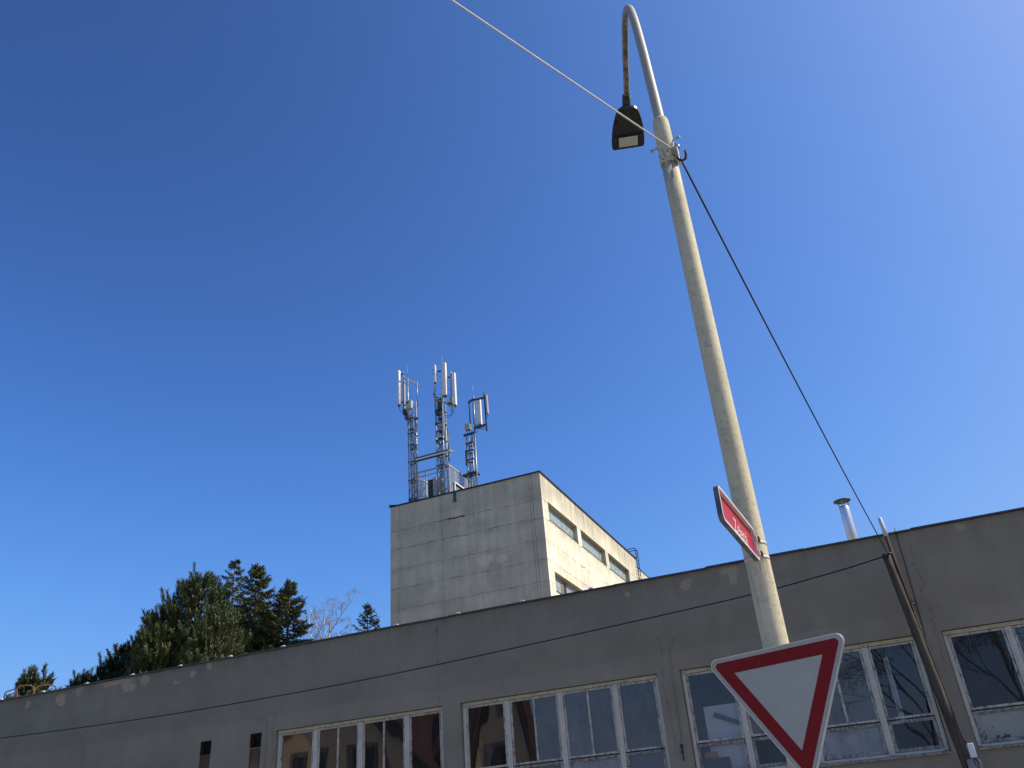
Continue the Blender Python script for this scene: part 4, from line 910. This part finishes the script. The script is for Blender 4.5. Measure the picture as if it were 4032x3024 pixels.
# ------------------------------------------------------------------ trees
def blade(v, f, p, d, side, L_, w_):
    n = len(v); a = p - side*w_*.5; b = p + side*w_*.5; q = p + d*L_
    v += [a, b, q + side*w_*.25, q - side*w_*.25]; f.append((n, n+1, n+2, n+3))
def rv(rng): 
    while True:
        q = Vector((rng.uniform(-1,1), rng.uniform(-1,1), rng.uniform(-1,1)))
        if .05 < q.length < 1: return q.normalized()
def meshobj(name, v, f, mat, parent):
    me = bpy.data.meshes.new(name); o0 = parent.location; me.from_pydata([p - o0 for p in v], [], f); me.materials.append(mat); me.update()
    o = bpy.data.objects.new(name, me); C.objects.link(o); o.parent = parent; return o
def pine(x, y, top, rad, zlow, seed, label, mat, nshoot, prof=.62):
    rng = random.Random(seed); root = thing('pine_tree', label, 'tree', (x, y, 0), 'pines behind the hall')
    t = MB(); t.tube([(x,y,0),(x+.1,y,top*.5),(x,y,top-.5)], [.24,.16,.03], 10); tr = t
    v, f = [], []
    Hc = top - zlow
    def shoot(p, d, l, k):
        t0 = rv(rng)
        for i in range(k):
            t_ = i/(k-1); b = p + d*(l*t_)
            a_ = i*2.4 + rng.random()
            s1 = d.cross(t0).normalized(); s2 = d.cross(s1)
            r_ = (s1*math.cos(a_)+s2*math.sin(a_)); nd = (r_*.72 + d*.72).normalized()
            blade(v, f, b, nd, (d.cross(r_) + rv(rng)*.35).normalized(), rng.uniform(.17,.22), .060)
    cl = []
    nb = int(nshoot*1.5/7)
    for i in range(nb):
        h = rng.random()**.8 * Hc                       # depth below the top
        r = rad*min(1, (h/Hc*1.9+.05))**prof; a_ = rng.uniform(0, 6.283); q = rng.uniform(.22, 1.)**.5
        lump = 1 + .18*math.sin(3*a_+seed) + .12*math.sin(5*h+seed)
        c_ = Vector((x + math.cos(a_)*r*q*lump, y + math.sin(a_)*r*q*lump, top - h - .12)); cl.append((c_, a_, q))
        tr.tube([(x, y, max(1., c_.z - .35 - .35*r*q)), ((x+c_.x)/2, (y+c_.y)/2, c_.z-.3-.12*r*q), c_], [.03,.018,.010], 4)
        for k in range(rng.randint(3, 5)):
            off = rv(rng)*rng.uniform(.10,.45); off.z *= 1.
            dr = (Vector((math.cos(a_)*.45*q, math.sin(a_)*.45*q, 1.1)) + rv(rng)*.24).normalized()
            shoot(c_+off, dr, rng.uniform(.42,.62), rng.randint(22,28))
    for k in range(5):                                  # leader candles
        shoot(Vector((x+rng.uniform(-.18,.18)*(k>0), y+rng.uniform(-.18,.18), top-.38-.18*k)), (Vector((rng.uniform(-.25,.25)*(k>0), rng.uniform(-.2,.2), 1))).normalized(), .42, 22)
    tr.build('trunk', M['pbark'], root); meshobj('crown', v, f, mat, root); return root
def spruce(x, y, top, zlow, seed, label, spread, dens, droop=.35, tops=1, mat=None):
    rng = random.Random(seed); root = thing('spruce_tree', label, 'tree', (x, y, 0), 'spruces behind the hall')
    t = MB(); t.tube([(x,y,0),(x+.05,y,top*.6),(x,y,top-.15)], [.26,.15,.012], 10)
    v, f = [], []
    def twig(p, d, l, k):
        s0 = rv(rng)
        for i in range(k):
            t_ = i/max(1,k-1); b = p + d*(l*t_); r_ = rv(rng); nd = (r_*.8 + d*.8).normalized()
            blade(v, f, b, nd, nd.cross(s0).normalized(), rng.uniform(.10,.17), .050)
    tops_ = [(x, y, top)] + [(x + rng.choice((-1,1))*rng.uniform(.5,.8), y+rng.uniform(-.3,.3), top - rng.uniform(.3,.8)) for _ in range(tops-1)]
    for (tx, ty, tz) in tops_:
        twig(Vector((tx,ty,tz-.55)), Vector((0,0,1)), .6, 16)
        z = tz - .25
        while z > zlow:
            dep = tz - z; Lb = spread*(.10 + .78*dep**.95) if dep < 3 else spread*(.10 + 2.22*(dep/3)**.6)
            for k in range(int(dens)+ (rng.random() < dens % 1)):
                a_ = rng.uniform(0, 6.283); l_ = Lb*rng.uniform(.55,1.2)
                if tops > 1: l_ *= .8
                o = Vector((math.cos(a_), math.sin(a_), 0)); pts = []
                n = max(4, int(l_/.16)); dz = droop*rng.uniform(.6,1.4)
                for i in range(n+1):
                    s = i/n; pts.append(Vector((tx,ty,z)) + o*l_*s + Vector((0,0,-dz*l_*s + dz*l_*.75*s*s + (.25*l_*s*s if dep < 2.2 else 0))))
                t.tube(pts[::max(1,n//3)], [.022*(1-.7*i/ len(pts[::max(1,n//3)])) for i in range(len(pts[::max(1,n//3)]))], 4, cap=False)
                for i in range(1, n+1):
                    s = i/n
                    if s < .25 and dep > 1.5: continue
                    d_ = (pts[i]-pts[i-1]).normalized(); sd_ = d_.cross(Vector((0,0,1)))
                    twig(pts[i], d_, .18, 8)
                    if rng.random() < .85:
                        for sg in (-1, 1):
                            if rng.random() < .7: twig(pts[i], (sd_*sg*.7 + d_*.6 + Vector((0,0,-.45-.5*rng.random()*min(1,dep/3)))).normalized(), rng.uniform(.16,.36)*(1.15-s*.5), rng.randint(9,14))
            z -= rng.uniform(.18,.30)
    t.build('trunk', M['bark'], root); meshobj('crown', v, f, mat or M['spruce'], root); return root
pine(-35.65,38.,17.3,2.95,8.5,21,'largest round topped pine with sunlit candle shoots behind the hall roof',M['pine'],2300)
pine(-38.35,38.3,15.95,1.7,9.,12,'second tallest pine left of the largest round pine',M['pine'],1300)
pine(-40.0,38.6,14.6,1.15,9.5,13,'shaded pine in the middle of the descending row',M['pine_shaded'],800)
pine(-41.55,38.6,14.15,.8,9.5,14,'narrow shaded pine with two candle tips left of the middle pine',M['pine_shaded'],600,.5)
pine(-42.75,38.6,13.55,.62,9.5,15,'small shaded pine near the left end of the row',M['pine_shaded'],450,.5)
pine(-44.35,38.6,12.95,.5,9.5,16,'smallest shaded pine peeping over the roof at the left end of the row',M['pine_shaded'],400,.5)
pine(-45.1,38.6,12.85,.4,9.5,23,'shaded pine tip just showing above the roof beyond the smallest pine',M['pine_shaded'],250,.5)
pine(-35.75,35.4,13.9,.8,9.,17,'small sunlit pine in front of the two tallest pines',M['pine'],420,.5)
pine(-36.5,35.3,12.7,.65,9.,18,'young sunlit pine lowest in front of the shaded row',M['pine'],260,.5)
pine(-32.6,36.,14.1,1.5,9.,24,'broad low pine on the right shoulder of the largest pine',M['pine'],650,.6)
pine(-50.45,40.,14.2,1.55,9.,19,'lone bushy pine behind the rusty ladder rail at the left',M['pine'],800,.55)
spruce(-42.03,48.,22.45,12.,31,'thin sparse spruce with bare trunk showing behind the pines',.62,2.6,.15)
spruce(-38.3,46.,20.8,12.,32,'dense dark spruce with a pointed top right of the pines',.76,8.5,.42)
spruce(-35.55,46.2,19.25,12.,33,'double topped spruce with ragged right side behind the roof',.82,5.6,.36,2)
spruce(-34.95,55.,19.35,12.,34,'small spruce top standing alone between the birch and the tower',.62,3.6,.1)
spruce(-37.0,45.4,16.9,10.,35,'low spruce filling the gap between the two dense spruces',.85,7,.4)

def bare(x, y, h, seed, label, name, mt, mw, levels, spread, weep, r0, group, first=1., rmin=.006):
    rng = random.Random(seed); root = thing(name, label, 'tree', (x, y, 0), group)
    T, W = MB(), MB()
    def grow(p, d, l, r, lev):
        mb = T if lev < 2 else W
        n = 4; pts = [p]; q = p
        for i in range(n):
            dd = d + rv(rng)*.16 + Vector((0,0,-weep*(lev/levels)**2*(i+1)/n if lev > 1 else .05)); d2 = dd.normalized(); q = q + d2*l/n; pts.append(q); d = d2
        mb.tube(pts, [r*(1-.5*i/n) for i in range(n+1)], 5 if lev < 2 else 3, cap=False)
        if lev >= levels: return
        k = 12 if lev == 0 else (rng.randint(4, 6) if lev < 3 else 4)
        for j in range(k):
            s = (.35 if lev == 0 else .2) + (.65 if lev == 0 else .8)*(j+rng.random())/k; i = min(n-1, int(s*n)); b = pts[i].lerp(pts[i+1], s*n-i)
            ax = (pts[i+1]-pts[i]).normalized(); o = rv(rng); o = (o - ax*o.dot(ax)).normalized()
            grow(b, (ax*.75 + o*spread).normalized(), l*rng.uniform(.42,.62)*(1.1-.35*s)*(first if lev == 0 else 1), max(rmin, r*.5*(1.05-.4*s)), lev+1)
    grow(Vector((x,y,0)), Vector((0,0,1)), h*.92, r0, 0)
    T.build('trunk', mt, root, fix=False); W.build('crown', mw, root, fix=False); return root
bare(-42.1,60.,21.6,41,'bare weeping birch just left of the small lone spruce','birch_tree',M['birch'],M['twig'],5,.55,1.3,.14,'bare birches behind the hall', .42)
bare(-43.4,60.5,20.9,42,'bare white stemmed birch beside the ragged double topped spruce','birch_tree',M['birch'],M['twig'],5,.55,1.3,.14,'bare birches behind the hall', .42)
bare(1.6,-14.5,15.,51,'dark bare tree mirrored in the panes beside the timber pole','bare_tree',M['dtwig'],M['dtwig'],5,.62,.35,.13,'bare street trees across the road', .9, .016)
bare(5.6,-15.5,16.,52,'dark bare tree mirrored in the right hand window','bare_tree',M['dtwig'],M['dtwig'],5,.62,.35,.13,'bare street trees across the road', .9, .016)

S.render.engine = 'CYCLES'; S.render.resolution_x = 1024; S.render.resolution_y = 768
